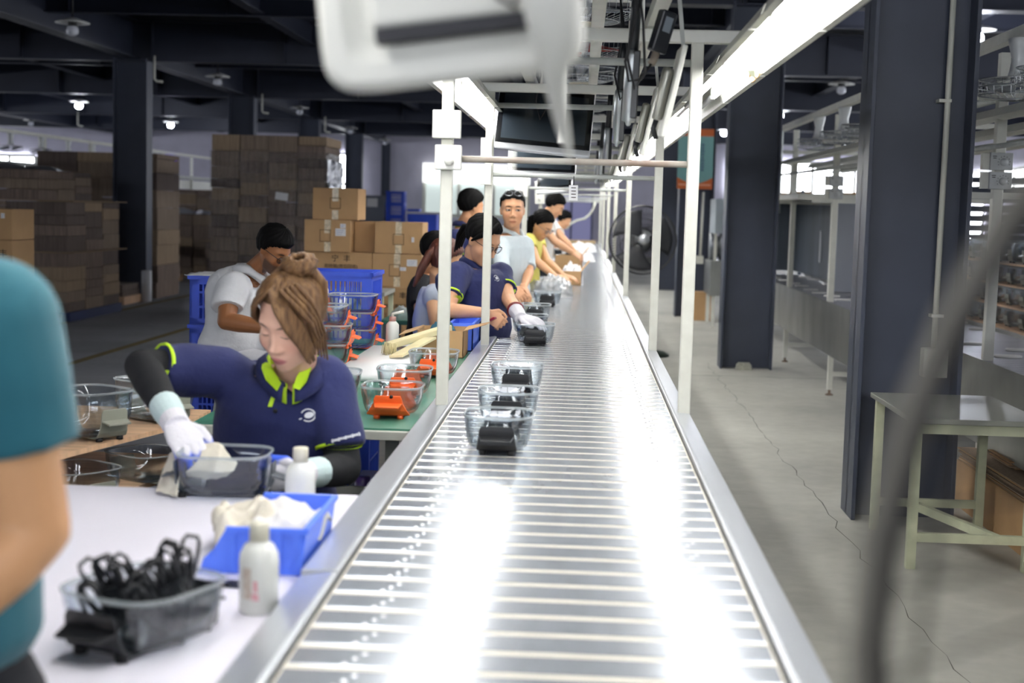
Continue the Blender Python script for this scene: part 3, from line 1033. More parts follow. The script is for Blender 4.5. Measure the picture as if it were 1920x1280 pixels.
for (x, y, z, s_, lab) in ((-1.585, 4.52, .80, 1, 'grey-handled tall glass dish, middle one on the rack top'),
                           (-1.49, 4.92, .80, .95, 'grey-handled glass dish at the far end of the rack top, by the black sleeve'),
                           (-1.96, 4.55, .80, 1, 'grey-handled glass dish peeking out beside the teal sleeve at the rack back'),
                           (-1.42, 4.62, .645, .8, 'grey-handled dark dish on the second shelf, right end'),
                           (-1.55, 4.3, .645, .8, 'grey-handled dark dish on the second shelf, middle'),
                           (-1.70, 4.02, .645, .8, 'grey-handled dark dish on the second shelf, left end by the teal person'),
                           (-1.36, 4.5, .49, .75, 'grey-handled dish on the lowest visible rack shelf')):
    d = dup(gd, (x, y, z), .98, lab)
    d.scale = (1, 1, .78 * s_ if z < .8 else s_)

# ------------------------------------------------------------------ bagged dishes, paper and cartons further down the belt
def heap(name, label, cat, x, y, sx, sy, h, seed, mt, z=ZB):
    def fn(a, b):
        u, v = a * 2 - 1, b * 2 - 1
        e = max(0, 1 - (abs(u) ** 2.6 + abs(v) ** 2.6))
        n = noise.noise(Vector((u * 2.7 + seed, v * 2.7, seed))) + .6 * noise.noise(Vector((u * 6, v * 6 + seed, 1)))
        return (x + sx * u, y + sy * v, z + .002 + h * (e ** .4) * (1 + .38 * n))
    return tag(MB().sheet(34, 34, fn, 0).build(name, mt), label, cat)


bag = glassy('cloudy_plastic_bag', tint='f6f8fa', edge='d8e0e8', gloss=.10, haze=.34, refl=3.0, bump=.8)
dup(blackdish, (-.225, 11.5, ZB), 0, 'glass dish in black carrier inside the first plastic bag by the yellow-shirted worker')
heap('plastic_bag', 'crinkled clear bag over a dish under the yellow-shirted worker\'s hands', 'bag', -.215, 11.5, .16, .28, .14, 2.1, bag)
heap('plastic_bag', 'crumpled clear bag left of the first bagged dish', 'bag', -.36, 12.1, .10, .3, .09, 5.1, bag)


def open_box(name, label, x0, x1, y0, y1, z, h, mt=None, fill=None):
    t = thing(name, label, 'box', ((x0 + x1) / 2, (y0 + y1) / 2, z))
    a, b_ = (x1 - x0) / 2, (y1 - y0) / 2
    m = MB().box(-a, a, -b_, b_, 0, .004)
    for s_ in (-1, 1):
        m.box(min(s_ * a, s_ * (a - .005)), max(s_ * a, s_ * (a - .005)), -b_, b_, 0, h)
        m.box(-a, a, min(s_ * b_, s_ * (b_ - .005)), max(s_ * b_, s_ * (b_ - .005)), 0, h)
    m.build('body', mt or cardboard, t)
    MB().prism([(a, -b_, h), (a, b_, h), (a + .07, b_, h + .09), (a + .07, -b_, h + .09)], (0, 0, 0), (.004, 0, 0)).build('flap', mt or cardboard, t)
    return t


open_box('open_carton', 'opened carton lined with white paper on the belt beyond the first bag', -.17, .01, 13.2, 13.75, ZB, .13)
heap('wrapping_paper', 'crumpled white paper in the nearer opened carton on the belt', 'paper', -.08, 13.48, .11, .27, .17, 7.7, paper)
open_box('open_carton', 'carton the white-shirted worker is packing on the belt', -.30, .02, 16.6, 17.2, ZB, .17)
dup(blackdish, (-.20, 16.8, ZB + .13), .6, 'dark dish being lowered into the farther carton on the belt')
heap('wrapping_paper', 'crumpled white paper in the farther carton on the belt', 'paper', -.06, 16.95, .10, .26, .22, 3.7, paper)
heap('wrapping_paper', 'flat heap of white paper across the belt behind the packing workers', 'paper', -.10, 20.5, .30, 1.2, .08, 9.7, paper)
heap('wrapping_paper', 'pointed fold of white paper at the far end of the belt', 'paper', .02, 24.5, .25, .8, .12, 1.7, paper)

# ------------------------------------------------------------------ things hung on the frame
knobm = mat('ivory_switch', 'eeeee6', .4)
t = thing('switch_box', 'upper white switch box on the nearest left post', 'switch', (-.463, 4.87, 2.0))
p, q = at(812, 206, y=4.86), at(864, 260, y=4.86)
MB().box(p.x, q.x, 4.845, 4.879, q.z, p.z).build('case', knobm, t, world=True, bevel=.004)
t = thing('fan_speed_box', 'white fan speed box with round knob on the nearest left post', 'switch', (-.463, 4.87, 1.55))
p, q = at(816, 271, y=4.86), at(865, 319, y=4.86)
cx, cz = (p.x + q.x) / 2, (p.z + q.z) / 2
MB().box(p.x, q.x, 4.845, 4.879, q.z, p.z).build('case', knobm, t, world=True, bevel=.005)
MB().cyl((cx + .004, 4.846, cz - .012), (cx + .004, 4.832, cz - .012), .016, 20).build('knob', knobm, t, world=True)
for k, (u, v, y, lab) in enumerate(((977, 355, 11.5, 'small white fan speed box on the third left post'), (1012, 372, 15.9, 'small white fan speed box on the fourth left post'), (1012, 350, 15.9, 'small white switch box above the speed box on the fourth left post'))):
    p = at(u, v, y=y)
    tt = thing('fan_speed_box', lab, 'switch', p)
    MB().box(-.055, .055, -.0, .04, -.06, .06).build('case', knobm, tt, bevel=.005)
    MB().cyl((0, 0, -.01), (0, -.012, -.01), .018, 14).build('knob', knobm, tt)
t = thing('slotted_angle', 'white perforated angle bracket on the second left post', 'bracket', at(903, 290, y=7.07))
MB().box(-.475 - .035, -.475 + .02, 7.062, 7.079, 1.69, 1.79).build('upper_plate', white_steel, t, world=True)
MB().box(-.475 - .035, -.475 + .02, 7.062, 7.079, 1.82, 1.92).build('lower_plate', white_steel, t, world=True)


def fan(x, y, z, label, red=True, R=.225, group='round fans above the conveyor', wires=44, body=True, rx=0.0, rz=0.0, mount=.12, gm=None, rt=.004, wt=.0013, blade=None, hub=None, bl=.74):
    """A guard-cage fan looking down, hung by its motor housing."""
    t = thing('cage_fan', label, 'fan', (x, y, z), rz, group, rx)
    g = MB()
    for rr_, zz in ((R, 0), (R * .985, -.05), (R * .985, .05), (R * .66, -.075), (R * .36, -.082), (R * .60, .07)):
        g.tube([(rr_ * math.cos(k * PI / 20), rr_ * math.sin(k * PI / 20), zz) for k in range(41)], .0022 if rr_ < R else rt, 6, False)
    for k in range(wires):
        a = 2 * PI * k / wires
        c, s_ = math.cos(a), math.sin(a)
        c2, s2 = math.cos(a + .22), math.sin(a + .22)
        g.tube([(R * .34 * c, R * .34 * s_, -.082), (R * .66 * (c + c2) / 2, R * .66 * (s_ + s2) / 2, -.076), (R * .985 * c2, R * .985 * s2, -.05), (R * c2, R * s2, 0)], wt, 4, False)
        if k % 2 == 0:
            g.tube([(R * .985 * c, R * .985 * s_, .05), (R * .60 * c, R * .60 * s_, .07), (R * .28 * c, R * .28 * s_, .075)], wt, 4, False)
    g.build('guard', gm or mat('chrome_wire', 'c4c8ca', .25, metal=.8), t)
    MB().lathe([(R * .36, -.083), (R * .34, -.088), (R * .1, -.092), (.004, -.092)], n=24).build('hub_badge', hub or mat('cream_hub', 'e4dfc4', .35), t)
    bm = blade or (mat('red_fan_blade', 'c8392c', .3)) if (red or blade) else mat('grey_fan_blade', 'a8aeb4', .25, coat=.3)
    for k in range(3):
        a0 = 2 * PI * k / 3

        def fn(a, b):
            r = R * (.16 + bl * b)
            th = a0 + (a - .5) * 1.5 * (.6 + .4 * b) + .25 * b
            return (r * math.cos(th), r * math.sin(th), -.02 + .05 * (a - .5))
        MB().sheet(8, 8, fn, 0, .002).build('blade', bm, t)
    MB().lathe([(.035, -.04), (.04, .0), (.06, .05), (.065, .09), (.04, .12), (.01, .125)], n=16).build('motor', hub or mat('fan_housing_white', 'dfe2e2', .3, coat=.2), t)
    if mount:
        mm = MB()
        mm.loft([rrect(.03, .05, 12, 3, .10), rrect(.045, .06, 12, 3, .16), rrect(.05, .075, 12, 3, .12 + mount)], True)
        mm.build('bracket', mat('fan_housing_white', 'dfe2e2', .3, coat=.2), t)
    return t


f1 = fan(-.028, 6.0, 2.43, 'cage fan with cream centre disc, nearest above the conveyor', False, .232)
fan(-.028, 7.62, 2.45, 'cage fan with red blades, second above the conveyor', True, .232)
dup(f1, (-.028, 8.9, 2.44), 1.1, 'cage fan, third above the conveyor, just over the black screen')
for k in range(5):
    dup(f1, (-.028, 11.5 + 2.6 * k, 2.44), .4 * k, 'cage fan in the far part of the row above the conveyor')

# monitors
def monitor(name, label, p, w, h, rx, ry, rz, chin=True, arm=True):
    t = thing(name, label, 'monitor', p, rz, 'screens hung over the conveyor', rx, ry)
    MB().box(-w / 2, w / 2, -.004, .028, -h / 2, h / 2).build('case', mat('silver_case', 'c9cccf', .3, metal=.6), t, bevel=.008)
    c = .034 if chin else .0
    MB().box(-w / 2 + .004, w / 2 - .004, -.008, -.0045, -h / 2 + c, h / 2 - .004).build('bezel', mat('black_glass_bezel', '101114', .12), t, bevel=.003)
    MB().box(-w / 2 + .032, w / 2 - .032, -.0095, -.0082, -h / 2 + c + .024, h / 2 - .028).build('screen', mat('dark_screen', '2b3238', .08), t)
    if arm:
        MB().tube([(0, .03, 0), (0, .06, .08), (0, .05, h / 2 + .1)], .014, 10).build('arm', black_plastic, t)
    return t


monitor('hanging_monitor', 'black flat screen with silver chin facing us, hung in the middle of the frame', at(1021, 227, y=7.45), .50, .345, -.28, .075, .03)
monitor('hanging_monitor', 'dark screen seen below the nearest hanging screen, its white lower edge showing', at(1016, 303, y=9.6), .46, .26, -.75, .02, 0)
monitor('hanging_monitor', 'small dark tilted screen, farthest of the screens facing us', at(1040, 338, y=13), .33, .26, -.62, -.12, -.2)

# white monitor back, close to the camera
t = thing('monitor_back', 'large blurred white monitor back hanging at the top, close to the camera', 'monitor', at(835, -58, y=1.62), 0, None)
Rm = Matrix.Rotation(.145, 4, 'Y')
t.rotation_euler = (-.12, -.13, -.05)
whm = mat('white_monitor_shell', 'dcdcd4', .45, var=.05, vscale=9)
m = MB()
w, h = .149, .125
m.loft([[Vector((x, .022, z)) for x, z in [(p.x, p.y) for p in rrect(w, h, 28, 8)]],
        [Vector((x, .0, z)) for x, z in [(p.x, p.y) for p in rrect(w, h, 28, 8)]],
        [Vector((x, -.006, z)) for x, z in [(p.x, p.y) for p in rrect(w - .006, h - .006, 28, 8)]],
        [Vector((x, -.006, z)) for x, z in [(p.x, p.y) for p in rrect(w - .026, h - .026, 28, 8)]],
        [Vector((x, .006, z)) for x, z in [(p.x, p.y) for p in rrect(w - .05, h - .05, 28, 8)]]], True, 0, False)
m.build('shell', whm, t)
MB().box(-.085, .105, -.026, .004, -.063, .09).build('rear_block', whm, t, bevel=.006)
MB().box(-.082, .10, -.022, -.002, -.079, -.0632).build('port_slot', mat('dark_slot', '26262c', .6), t)
m = MB()
m.tube([(-.02, -.03, .0), (-.01, -.05, .03), (.02, -.05, .045), (.06, -.045, .03), (.075, -.04, .005), (.07, -.03, 0)], .0035, 8)
m.tube([(-.03, -.035, -.01), (.0, -.05, .02), (.04, -.05, .05), (.085, -.045, .03)], .003, 8)
m.tube([(.03, -.035, .03), (.045, -.04, -.01), (.06, -.036, -.05), (.075, -.034, -.06), (.085, -.034, -.045), (.07, -.034, -.035)], .0028, 8)
m.build('cable', mat('dark_cable', '3c3a34', .5), t)
MB().tube([(0, .03, .1), (0, .05, .3), (0, .05, .62)], .02, 10).build('arm', white_steel, t)

t = thing('curved_bracket', 'blurred white curved bracket tapering to a point right of the white monitor back', 'bracket', at(1040, 60, y=1.50))
rings = []
for (u0, u1, v, y) in ((962, 1088, -60, 1.50), (975, 1086, 0, 1.50), (992, 1084, 60, 1.51), (1004, 1076, 105, 1.53), (1014, 1062, 140, 1.55), (1028, 1062, 190, 1.59), (1044, 1069, 245, 1.63), (1060, 1072, 285, 1.66), (1067, 1073, 302, 1.67)):
    a, c = at(u0, v, y=y), at(u1, v, y=y)
    md, hw = (a + c) / 2, (c.x - a.x) / 2
    rings.append([md + Vector((hw * math.cos(q), .012 * math.sin(q), 0)) for q in [2 * PI * k / 14 for k in range(14)]])
MB().loft(rings, True).build('blade', whm, t, world=True)
MB().cyl(at(1030, -60, y=1.50), at(1030, -60, y=1.50) + Vector((0, 0, .45)), .015, 10).build('stem', white_steel, t, world=True)
t = thing('hanger_pipe', 'white vertical hanger pipe just right of the curved bracket', 'pipe', at(1054, 110, y=3.3))
MB().bar(at(1056, 20, y=3.3), at(1054, 268, y=3.3), .021, .021).build('pipe', white_steel, t, world=True)
MB().bar(at(1056, 20, y=3.3), at(1056, 20, y=3.3) + Vector((.08, 0, .2)), .021, .021).build('hook', white_steel, t, world=True)

# power screwdrivers hung in a row
sw_b, sw_s = mat('screwdriver_black', '1d2024', .35), mat('screwdriver_silver', 'b9bec0', .28, metal=.7)
for k, (y, lab) in enumerate(((4.4, 'black and silver hanging power screwdriver, nearest in the row'), (5.85, 'black and silver hanging power screwdriver, second in the row'),
                              (8.5, 'black and silver hanging power screwdriver, third in the row'), (11.2, 'black hanging power screwdriver, fourth in the row, small'),
                              (14.5, 'black hanging power screwdriver, fifth in the row, tiny'))):
    t = thing('power_screwdriver', lab, 'screwdriver', (.132, y, 1.85), .2 * k, 'power screwdrivers hung over the belt', 0, .03)
    MB().lathe([(.004, -.012), (.008, -.008), (.009, 0), (.021, .004), (.0215, .2), (.019, .215)], n=16).build('body', sw_s, t)
    MB().box(.001, .024, -.0215, .0215, .01, .215).build('grip', sw_b, t, bevel=.004)
    MB().tube([(0, 0, .21), (.003, 0, .36), (.006, 0, .43)], .0165, 12).build('hose', sw_b, t)
for k, (y, lab) in enumerate(((4.4, 'white edge-on panel light with silver canister, nearest right of the screwdrivers'), (5.85, 'white edge-on panel light with silver canister, second in its row'), (8.3, 'white edge-on panel light with silver canister, third in its row'),
                              (11.2, 'white edge-on panel light, fourth in its row'))):
    t = thing('panel_light', lab, 'panel', (.232, y, 1.93), 0, 'white edge-on panels over the belt', .06, .2)
    MB().box(.018, .034, -.16, .16, -.12, .155).build('panel', white_steel, t, bevel=.004)
    MB().lathe([(.005, -.075), (.015, -.07), (.018, -.06), (.018, .075), (.016, .085), (.005, .088)], n=16).build('canister', mat('ribbed_silver', 'b4b4aa', .35, metal=.6, var=.3, vscale=40, stretch=(9, 9, .2)), t)
    MB().tube([(0, 0, -.07), (-.004, 0, -.10), (.012, 0, -.13)], .008, 8).build('nozzle', sw_b, t)
    MB().bar((.03, 0, .15), (-.03, 0, .33), .012, .012).build('hanger', galv, t)
t = thing('power_adapter', 'black power adapter dangling near the top, left of the nearest right post', 'adapter', at(1242, 60, y=4.3), .5, None, .1, .25)
MB().box(-.026, .026, -.017, .017, -.062, .062).build('brick', mat('adapter_black', '23262c', .3), t, bevel=.005)
MB().box(-.012, .014, -.0182, -.0172, .0, .045).build('label_plate', mat('adapter_label', '7d8690', .4), t)
MB().tube([(0, 0, -.06), (0, 0, -.085), (-.005, 0, -.1)], .012, 10).build('strain_relief', mat('taupe_plug', '8f8478', .5), t)
MB().tube([(-.005, 0, -.1), (-.02, .0, -.15), (-.06, 0, -.17), (-.09, 0, -.12), (-.10, .0, 0), (-.095, 0, .16)], .004, 8).build('cable', dark_rubber, t)
for k, (u, v, y) in enumerate(((1186, 55, 4.2), (1160, 100, 5.4), (1010, 160, 7.3))):
    p = at(u, v, y=y)
    o = MB().tube([p + Vector(q) for q in ((0, 0, .22), (.01, 0, .05), (-.012, .01, -.08), (.012, .02, -.17), (.04, 0, -.12), (.03, 0, .02), (.0, 0, .2))], .004, 8).build('loop_cable', dark_rubber)
    tag(o, ['black cable loop beside the nearest hanging screwdriver', 'black cable loop beside the second hanging screwdriver', 'coiled dark cable above the hanging black screen'][k], 'cable')
t = thing('hanging_tag', 'small white card tag hanging from the second cross bar', 'tag', at(1075, 345, y=7.08))
p, q = at(1067, 347, y=7.08), at(1083, 376, y=7.08)
MB().box(p.x, q.x, 7.078, 7.08, q.z, p.z).build('card', paper, t, world=True)
MB().cyl(at(1076, 347, y=7.085), at(1076, 330, y=7.085), .002, 6).build('string', dark_rubber, t, world=True)
for k in range(4):
    q = at(1076, 352 + 6 * k, y=7.076)
    MB().box(q.x - .013, q.x + .010, 7.0765, 7.0775, q.z - .002, q.z + .002).build('print_line', ink, t, world=True)
t = thing('cord_hooks', 'bunch of brass rings clipped under the nearest right lamp', 'hook', at(1418, 135, y=4.2))
m = MB()
for k in range(4):
    c = at(1411 + 7 * k, 146 - 7 * k, y=4.15 + .03 * k)
    m.tube([c + Vector((.009 * math.cos(q), .004, .011 * math.sin(q))) for q in [2 * PI * i / 14 for i in range(15)]], .002, 6, False)
m.build('ring_bunch', mat('brass_wire', 'b08a4a', .35, metal=.8), t, world=True)
MB().bar(at(1409, 138, y=4.15), at(1436, 116, y=4.25), .02, .02).build('clip', cream_steel, t, world=True)
t = thing('corrugated_hose', 'pale hose sagging across the far end of the conveyor frame', 'hose', (-.1, 29, 1.3))
pts = [at(u, v, y=29) for u, v in ((1062, 430), (1070, 419), (1082, 413), (1096, 410), (1106, 402), (1113, 390), (1116, 378))]
MB().tube(pts, .022, 10).build('hose', mat('pale_hose', 'cfd2c4', .5), t, world=True)

# ------------------------------------------------------------------ people
def smin(a, b, k):
    h = np.clip(.5 + .5 * (b - a) / k, 0, 1)
    return b + (a - b) * h - k * h * (1 - h)


def ell(p, c, r):
    q = (p - np.array(c)) / np.array(r)
    k0 = np.linalg.norm(q, axis=1)
    k1 = np.linalg.norm(q / np.array(r), axis=1)
    return k0 * (k0 - 1) / np.maximum(k1, 1e-6)


def cap(p, a, b, ra, rb):
    a, b = np.array(a), np.array(b)
    ab = b - a
    t = np.clip(((p - a) @ ab) / (ab @ ab), 0, 1)
    return np.linalg.norm(p - a - t[:, None] * ab, axis=1) - (ra + (rb - ra) * t)


def head_sdf(p, fem):
    """Head with brow, sockets, nose, lips, chin, ears; y is forward, z up, origin between the ears."""
    q = p.copy()
    q[:, 0] = np.abs(q[:, 0])
    d = ell(q, (0, -.014, .034), (.075, .093, .084))
    d = smin(d, ell(q, (0, .022, -.03), (.064, .066, .076)), .03)
    d = smin(d, ell(q, (0, .038, -.072), (.047 if not fem else .042, .042, .040)), .025)
    d = smin(d, ell(q, (0, .064, -.098), (.020, .018, .016)), .022)
    d = smin(d, ell(q, (.038, .052, -.030), (.026, .026, .026)), .02)
    d = smin(d, cap(q, (0, .078, .030), (.040, .062, .027), .012, .010), .018)
    d = -smin(-d, ell(q, (.032, .094, .006), (.021, .020, .013)), .014)
    d = smin(d, ell(q, (.031, .070, .004), (.0165, .0140, .0125)), .005)
    d = smin(d, cap(q, (0, .078, .012), (0, .098, -.028), .0075, .0095), .010)
    d = smin(d, ell(q, (0, .100, -.033), (.012, .010, .009)), .008)
    d = smin(d, ell(q, (.0125, .090, -.037), (.0085, .0105, .0075)), .007)
    d = smin(d, ell(q, (0, .080, -.066), (.024, .0135, .0075)), .008)
    d = smin(d, ell(q, (0, .078, -.077), (.020, .0135, .0080)), .006)
    return d


NU, NV = 88, 66


def head_grid(fem):
    th = np.linspace(-PI / 2 + .02, PI / 2 - .02, NV)
    ph = np.linspace(0, 2 * PI, NU, endpoint=False)
    T, P = np.meshgrid(th, ph, indexing='ij')
    D = np.stack([np.cos(T) * np.cos(P), np.cos(T) * np.sin(P), np.sin(T)], -1).reshape(-1, 3)
    O = np.array((0, .0, -.012))
    t = np.full(len(D), .17)
    for _ in range(60):
        t -= np.clip(head_sdf(O + D * t[:, None], fem), -.01, .03) * .8
    return O, D, t


HEADS = {}


def head_shape(fem):
    if fem not in HEADS:
        HEADS[fem] = head_grid(fem)
    return HEADS[fem]


GRID_F = [(k * NU + i, k * NU + (i + 1) % NU, (k + 1) * NU + (i + 1) % NU, (k + 1) * NU + i) for k in range(NV - 1) for i in range(NU)]
GRID_CAPS = [tuple(range(NU - 1, -1, -1)), tuple((NV - 1) * NU + i for i in range(NU))]


def head_matrix(c, yaw, pitch, roll=0.0, s=1.0):
    """yaw 0 looks along +y (away), 180 at the camera; pitch > 0 looks down; degrees."""
    return Matrix.Translation(c) @ Matrix.Rotation(math.radians(yaw), 4, 'Z') @ Matrix.Rotation(math.radians(roll), 4, 'Y') @ Matrix.Rotation(math.radians(-pitch), 4, 'X') @ Matrix.Scale(s, 4)


def hand_tubes(m, wrist, d, nrm, thumb_side, curl=(.5, .5, .5, .5), s=1.0, thumb_in=.5, grow=0.0, spread=.05):
    """Palm, four jointed fingers and a thumb. d: wrist to knuckles; nrm: out of the back of the hand; thumb_side: direction of the thumb."""
    d = Vector(d).normalized()
    nrm = Vector(nrm)
    nrm = (nrm - d * nrm.dot(d)).normalized()
    lat = d.cross(nrm)
    if lat.dot(Vector(thumb_side)) < 0:
        lat = -lat
    w = Vector(wrist)
    g = grow
    sec = [(-.02, .027, .020), (.0, .028, .019), (.03, .037, .017), (.065, .042, .0145), (.088, .041, .012), (.097, .034, .008)]
    m.loft([[w + d * (a * s) + (lat * math.cos(q) * (rx * s + g) + nrm * math.sin(q) * (ry * s + g)) for q in [2 * PI * k / 14 for k in range(14)]] for a, rx, ry in sec], True)
    tips = []
    for k, (off, L, r) in enumerate(((.030, .070, .0088), (.010, .080, .0090), (-.011, .074, .0086), (-.031, .058, .0078))):
        base = w + d * (.088 * s) + lat * (off * s)
        ang = 0
        p, pts, rs = base, [base - d * .012 * s, base], [r * s + g, r * s + g]
        for j, f in enumerate((.44, .32, .24)):
            ang += curl[k] * (1.0, 1.25, .8)[j]
            dd = (d * math.cos(ang) - nrm * math.sin(ang) + lat * (off / .03) * spread).normalized()
            p = p + dd * (L * s * f)
            pts.append(p)
            rs.append((r * (1 - .12 * (j + 1))) * s + g)
        m.tube(pts, rs, 9, True, 0, True)
        tips.append(p)
    b0 = w + d * (.022 * s) + lat * (.022 * s)
    t1 = (d * .62 + lat * .75 - nrm * .25 * thumb_in).normalized()
    t2 = (d * .9 + lat * (.35 - .5 * thumb_in) - nrm * .55 * thumb_in).normalized()
    t3 = (d * .95 + lat * (.1 - .6 * thumb_in) - nrm * .6 * thumb_in).normalized()
    q1 = b0 + t1 * .038 * s
    q2 = q1 + t2 * .032 * s
    q3 = q2 + t3 * .025 * s
    m.tube([b0 - t1 * .01, b0, q1, q2, q3], [.013 * s + g, .0135 * s + g, .0115 * s + g, .0100 * s + g, .0085 * s + g], 9, True, 0, True)
    return tips


def voxmesh(m, name, mats, voxel, parent, smooth=3, color=None, wrinkle=0.0, wseed=0.0, wscale=14, cut=None):
    """Fuse overlapping closed pieces into one continuous skin (voxel remesh + smooth), then optional cloth wrinkles and colours."""
    o = bpy.data.objects.new(name, m.mesh(name, mats))
    COL.objects.link(o)
    r = o.modifiers.new('fuse', 'REMESH')
    r.mode, r.voxel_size, r.adaptivity, r.use_smooth_shade = 'VOXEL', voxel, 0, True
    s = o.modifiers.new('relax', 'SMOOTH')
    s.factor, s.iterations = .5, smooth
    me = bpy.data.meshes.new_from_object(o.evaluated_get(bpy.context.evaluated_depsgraph_get()))
    me.name = name
    bpy.data.objects.remove(o)
    n = len(me.vertices)
    co = np.zeros(n * 3, np.float32)
    me.vertices.foreach_get('co', co)
    co = co.reshape(-1, 3).astype(float)
    if wrinkle:
        no = np.zeros(n * 3, np.float32)
        me.vertex_normals.foreach_get('vector', no)
        no = no.reshape(-1, 3)
        k = wscale
        ph = np.sin(co[:, 0] * k * 1.7 + 2.1 * np.sin(co[:, 2] * k * .9 + wseed) + wseed) + .7 * np.sin(co[:, 1] * k * 1.3 + co[:, 2] * k * 1.9 + 1.7 * np.sin(co[:, 0] * k * 1.1 + wseed * 2)) + \
            .5 * np.sin(co[:, 2] * k * 2.7 - co[:, 0] * k * 2.2 + 2.4 * np.sin(co[:, 1] * k * 1.6))
        co2 = co + no * (ph * wrinkle)[:, None]
        me.vertices.foreach_set('co', co2.astype(np.float32).ravel())
    if color is not None:
        c = color(co)
        ca = me.color_attributes.new('tint', 'FLOAT_COLOR', 'POINT')
        ca.data.foreach_set('color', np.concatenate([c, np.ones((n, 1))], 1).astype(np.float32).ravel())
    if cut is not None:
        keep = cut(co)
        bm = bmesh.new()
        bm.from_mesh(me)
        bm.verts.ensure_lookup_table()
        bmesh.ops.delete(bm, geom=[bm.verts[i] for i in np.nonzero(~keep)[0]], context='VERTS')
        bm.to_mesh(me)
        bm.free()
    me.transform(root_matrix(parent).inverted())
    o = bpy.data.objects.new(name, me)
    COL.objects.link(o)
    o.parent = parent
    me.update()
    return o


skin_m = mat('skin', 'c09070', .48, attr='tint', spec=.4, bump=.03, bscale=260)
glove_m = mat('knit_glove', 'e6e6e6', .85, attr='tint', bump=.25, bscale=190)


def sst(a, b, x):
    t = np.clip((x - a) / (b - a), 0, 1)
    return t * t * (3 - 2 * t)


def face_paint(base, HM, fem, eyes='down', beard=0.0, lips=None):
    """Skin colours: lips, brows, lash line, eyes, beard, painted shade of mouth line and nostrils, in head coordinates."""
    base = np.array(lin(base))
    lipc = np.array(lin(lips)) if lips else base * np.array((.82, .55, .55))
    I = np.array(HM.inverted())

    def fn(co):
        p = co @ I[:3, :3].T + I[:3, 3]
        out = np.tile(base, (len(co), 1))
        n = np.sin(co[:, 0] * 90) * np.sin(co[:, 2] * 70 + 1) * .02
        out = out * (1 + n[:, None])
        near = (np.abs(p[:, 0]) < .09) & (np.abs(p[:, 2]) < .14) & (p[:, 1] > .02) & (p[:, 1] < .13)
        x, y, z = np.abs(p[:, 0]), p[:, 1], p[:, 2]

        def mix(w, c):
            w = (w * near)[:, None]
            out[:] = out * (1 - w) + np.array(c) * w
        mix(.35 * np.exp(-((x - .042) ** 2 + (z + .032) ** 2) / .00035), base * np.array((1.0, .68, .64)))
        if beard:
            w = beard * sst(-.035, -.055, z - .35 * np.maximum(0, x - .04)) * sst(-.01, .02, y)
            mix(w, (.030, .022, .018))
        mix(.85 * (sst(1.15, .75, np.sqrt((x / .023) ** 2 + ((z + .0715) / .0105) ** 2)) * (y > .06)), lipc)
        mix(.75 * sst(1.2, .4, np.sqrt((x / .024) ** 2 + ((z + .0715) / .0018) ** 2)) * (y > .06), base * .22)  # shade of the crease between the lips, painted in
        bz = .0275 - 9 * (x - .030) ** 2
        bh = .0038 if fem else .0056
        mix((.75 if fem else .9) * sst(1.2, .6, np.sqrt(((x - .031) / .020) ** 2 + ((z - bz) / bh) ** 2)), (.035, .026, .022))
        if eyes == 'down':
            ez = -.002 + 10 * (x - .031) ** 2
            mix(.9 * sst(1.2, .5, np.sqrt(((x - .031) / .0165) ** 2 + ((z - ez) / .0022) ** 2)), (.02, .015, .014))
        else:
            e = np.sqrt(((x - .031) / .0150) ** 2 + ((z - .0035) / .0052) ** 2)
            mix(.9 * sst(1.45, 1.0, e), (.03, .02, .018))
            mix(sst(1.0, .85, e), (.42, .38, .36))
            mix(sst(.0078, .0062, np.sqrt((p[:, 0] - np.sign(p[:, 0]) * .031 + .003) ** 2 + (z - .0045) ** 2)) * (e < 1.05), (.012, .009, .008))
        mix(.6 * sst(.006, .002, np.sqrt((x - .0075) ** 2 + (z + .0425) ** 2)) * (y > .085), base * .2)  # nostril shade painted into the skin colour
        return np.clip(out, 0, 1)
    return fn


def hair_shell(HM, fem, hl, thick, mats, parent, seed=1.0, rough=.004, name='hair'):
    """Hair cap grown off the head shape above a hairline hl: heights by front-back position."""
    O, D, t = head_shape(fem)
    P = O + D * t[:, None]
    hy = np.interp(P[:, 1], hl[0], hl[1])
    w = sst(0, .022, P[:, 2] - hy)
    ph = np.arctan2(P[:, 1], P[:, 0])
    nz = np.sin(ph * 17 + seed + 3 * np.sin(P[:, 2] * 40)) * .5 + np.sin(ph * 41 + P[:, 2] * 70 + seed) * .5
    th = thick * (.75 + .25 * sst(.02, .09, P[:, 2])) + rough * nz
    tt = t + np.where(w > 0, .002 + th * w, -.004)
    Q = O + D * tt[:, None]
    k = w > 0
    m = MB()
    fs = [f for f in GRID_F + GRID_CAPS if all(k[i] for i in f)]
    use = sorted({i for f in fs for i in f})
    ix = {v: j for j, v in enumerate(use)}
    m.add([HM @ Vector(Q[i]) for i in use], [tuple(ix[i] for i in f) for f in fs], 0, True)
    return m


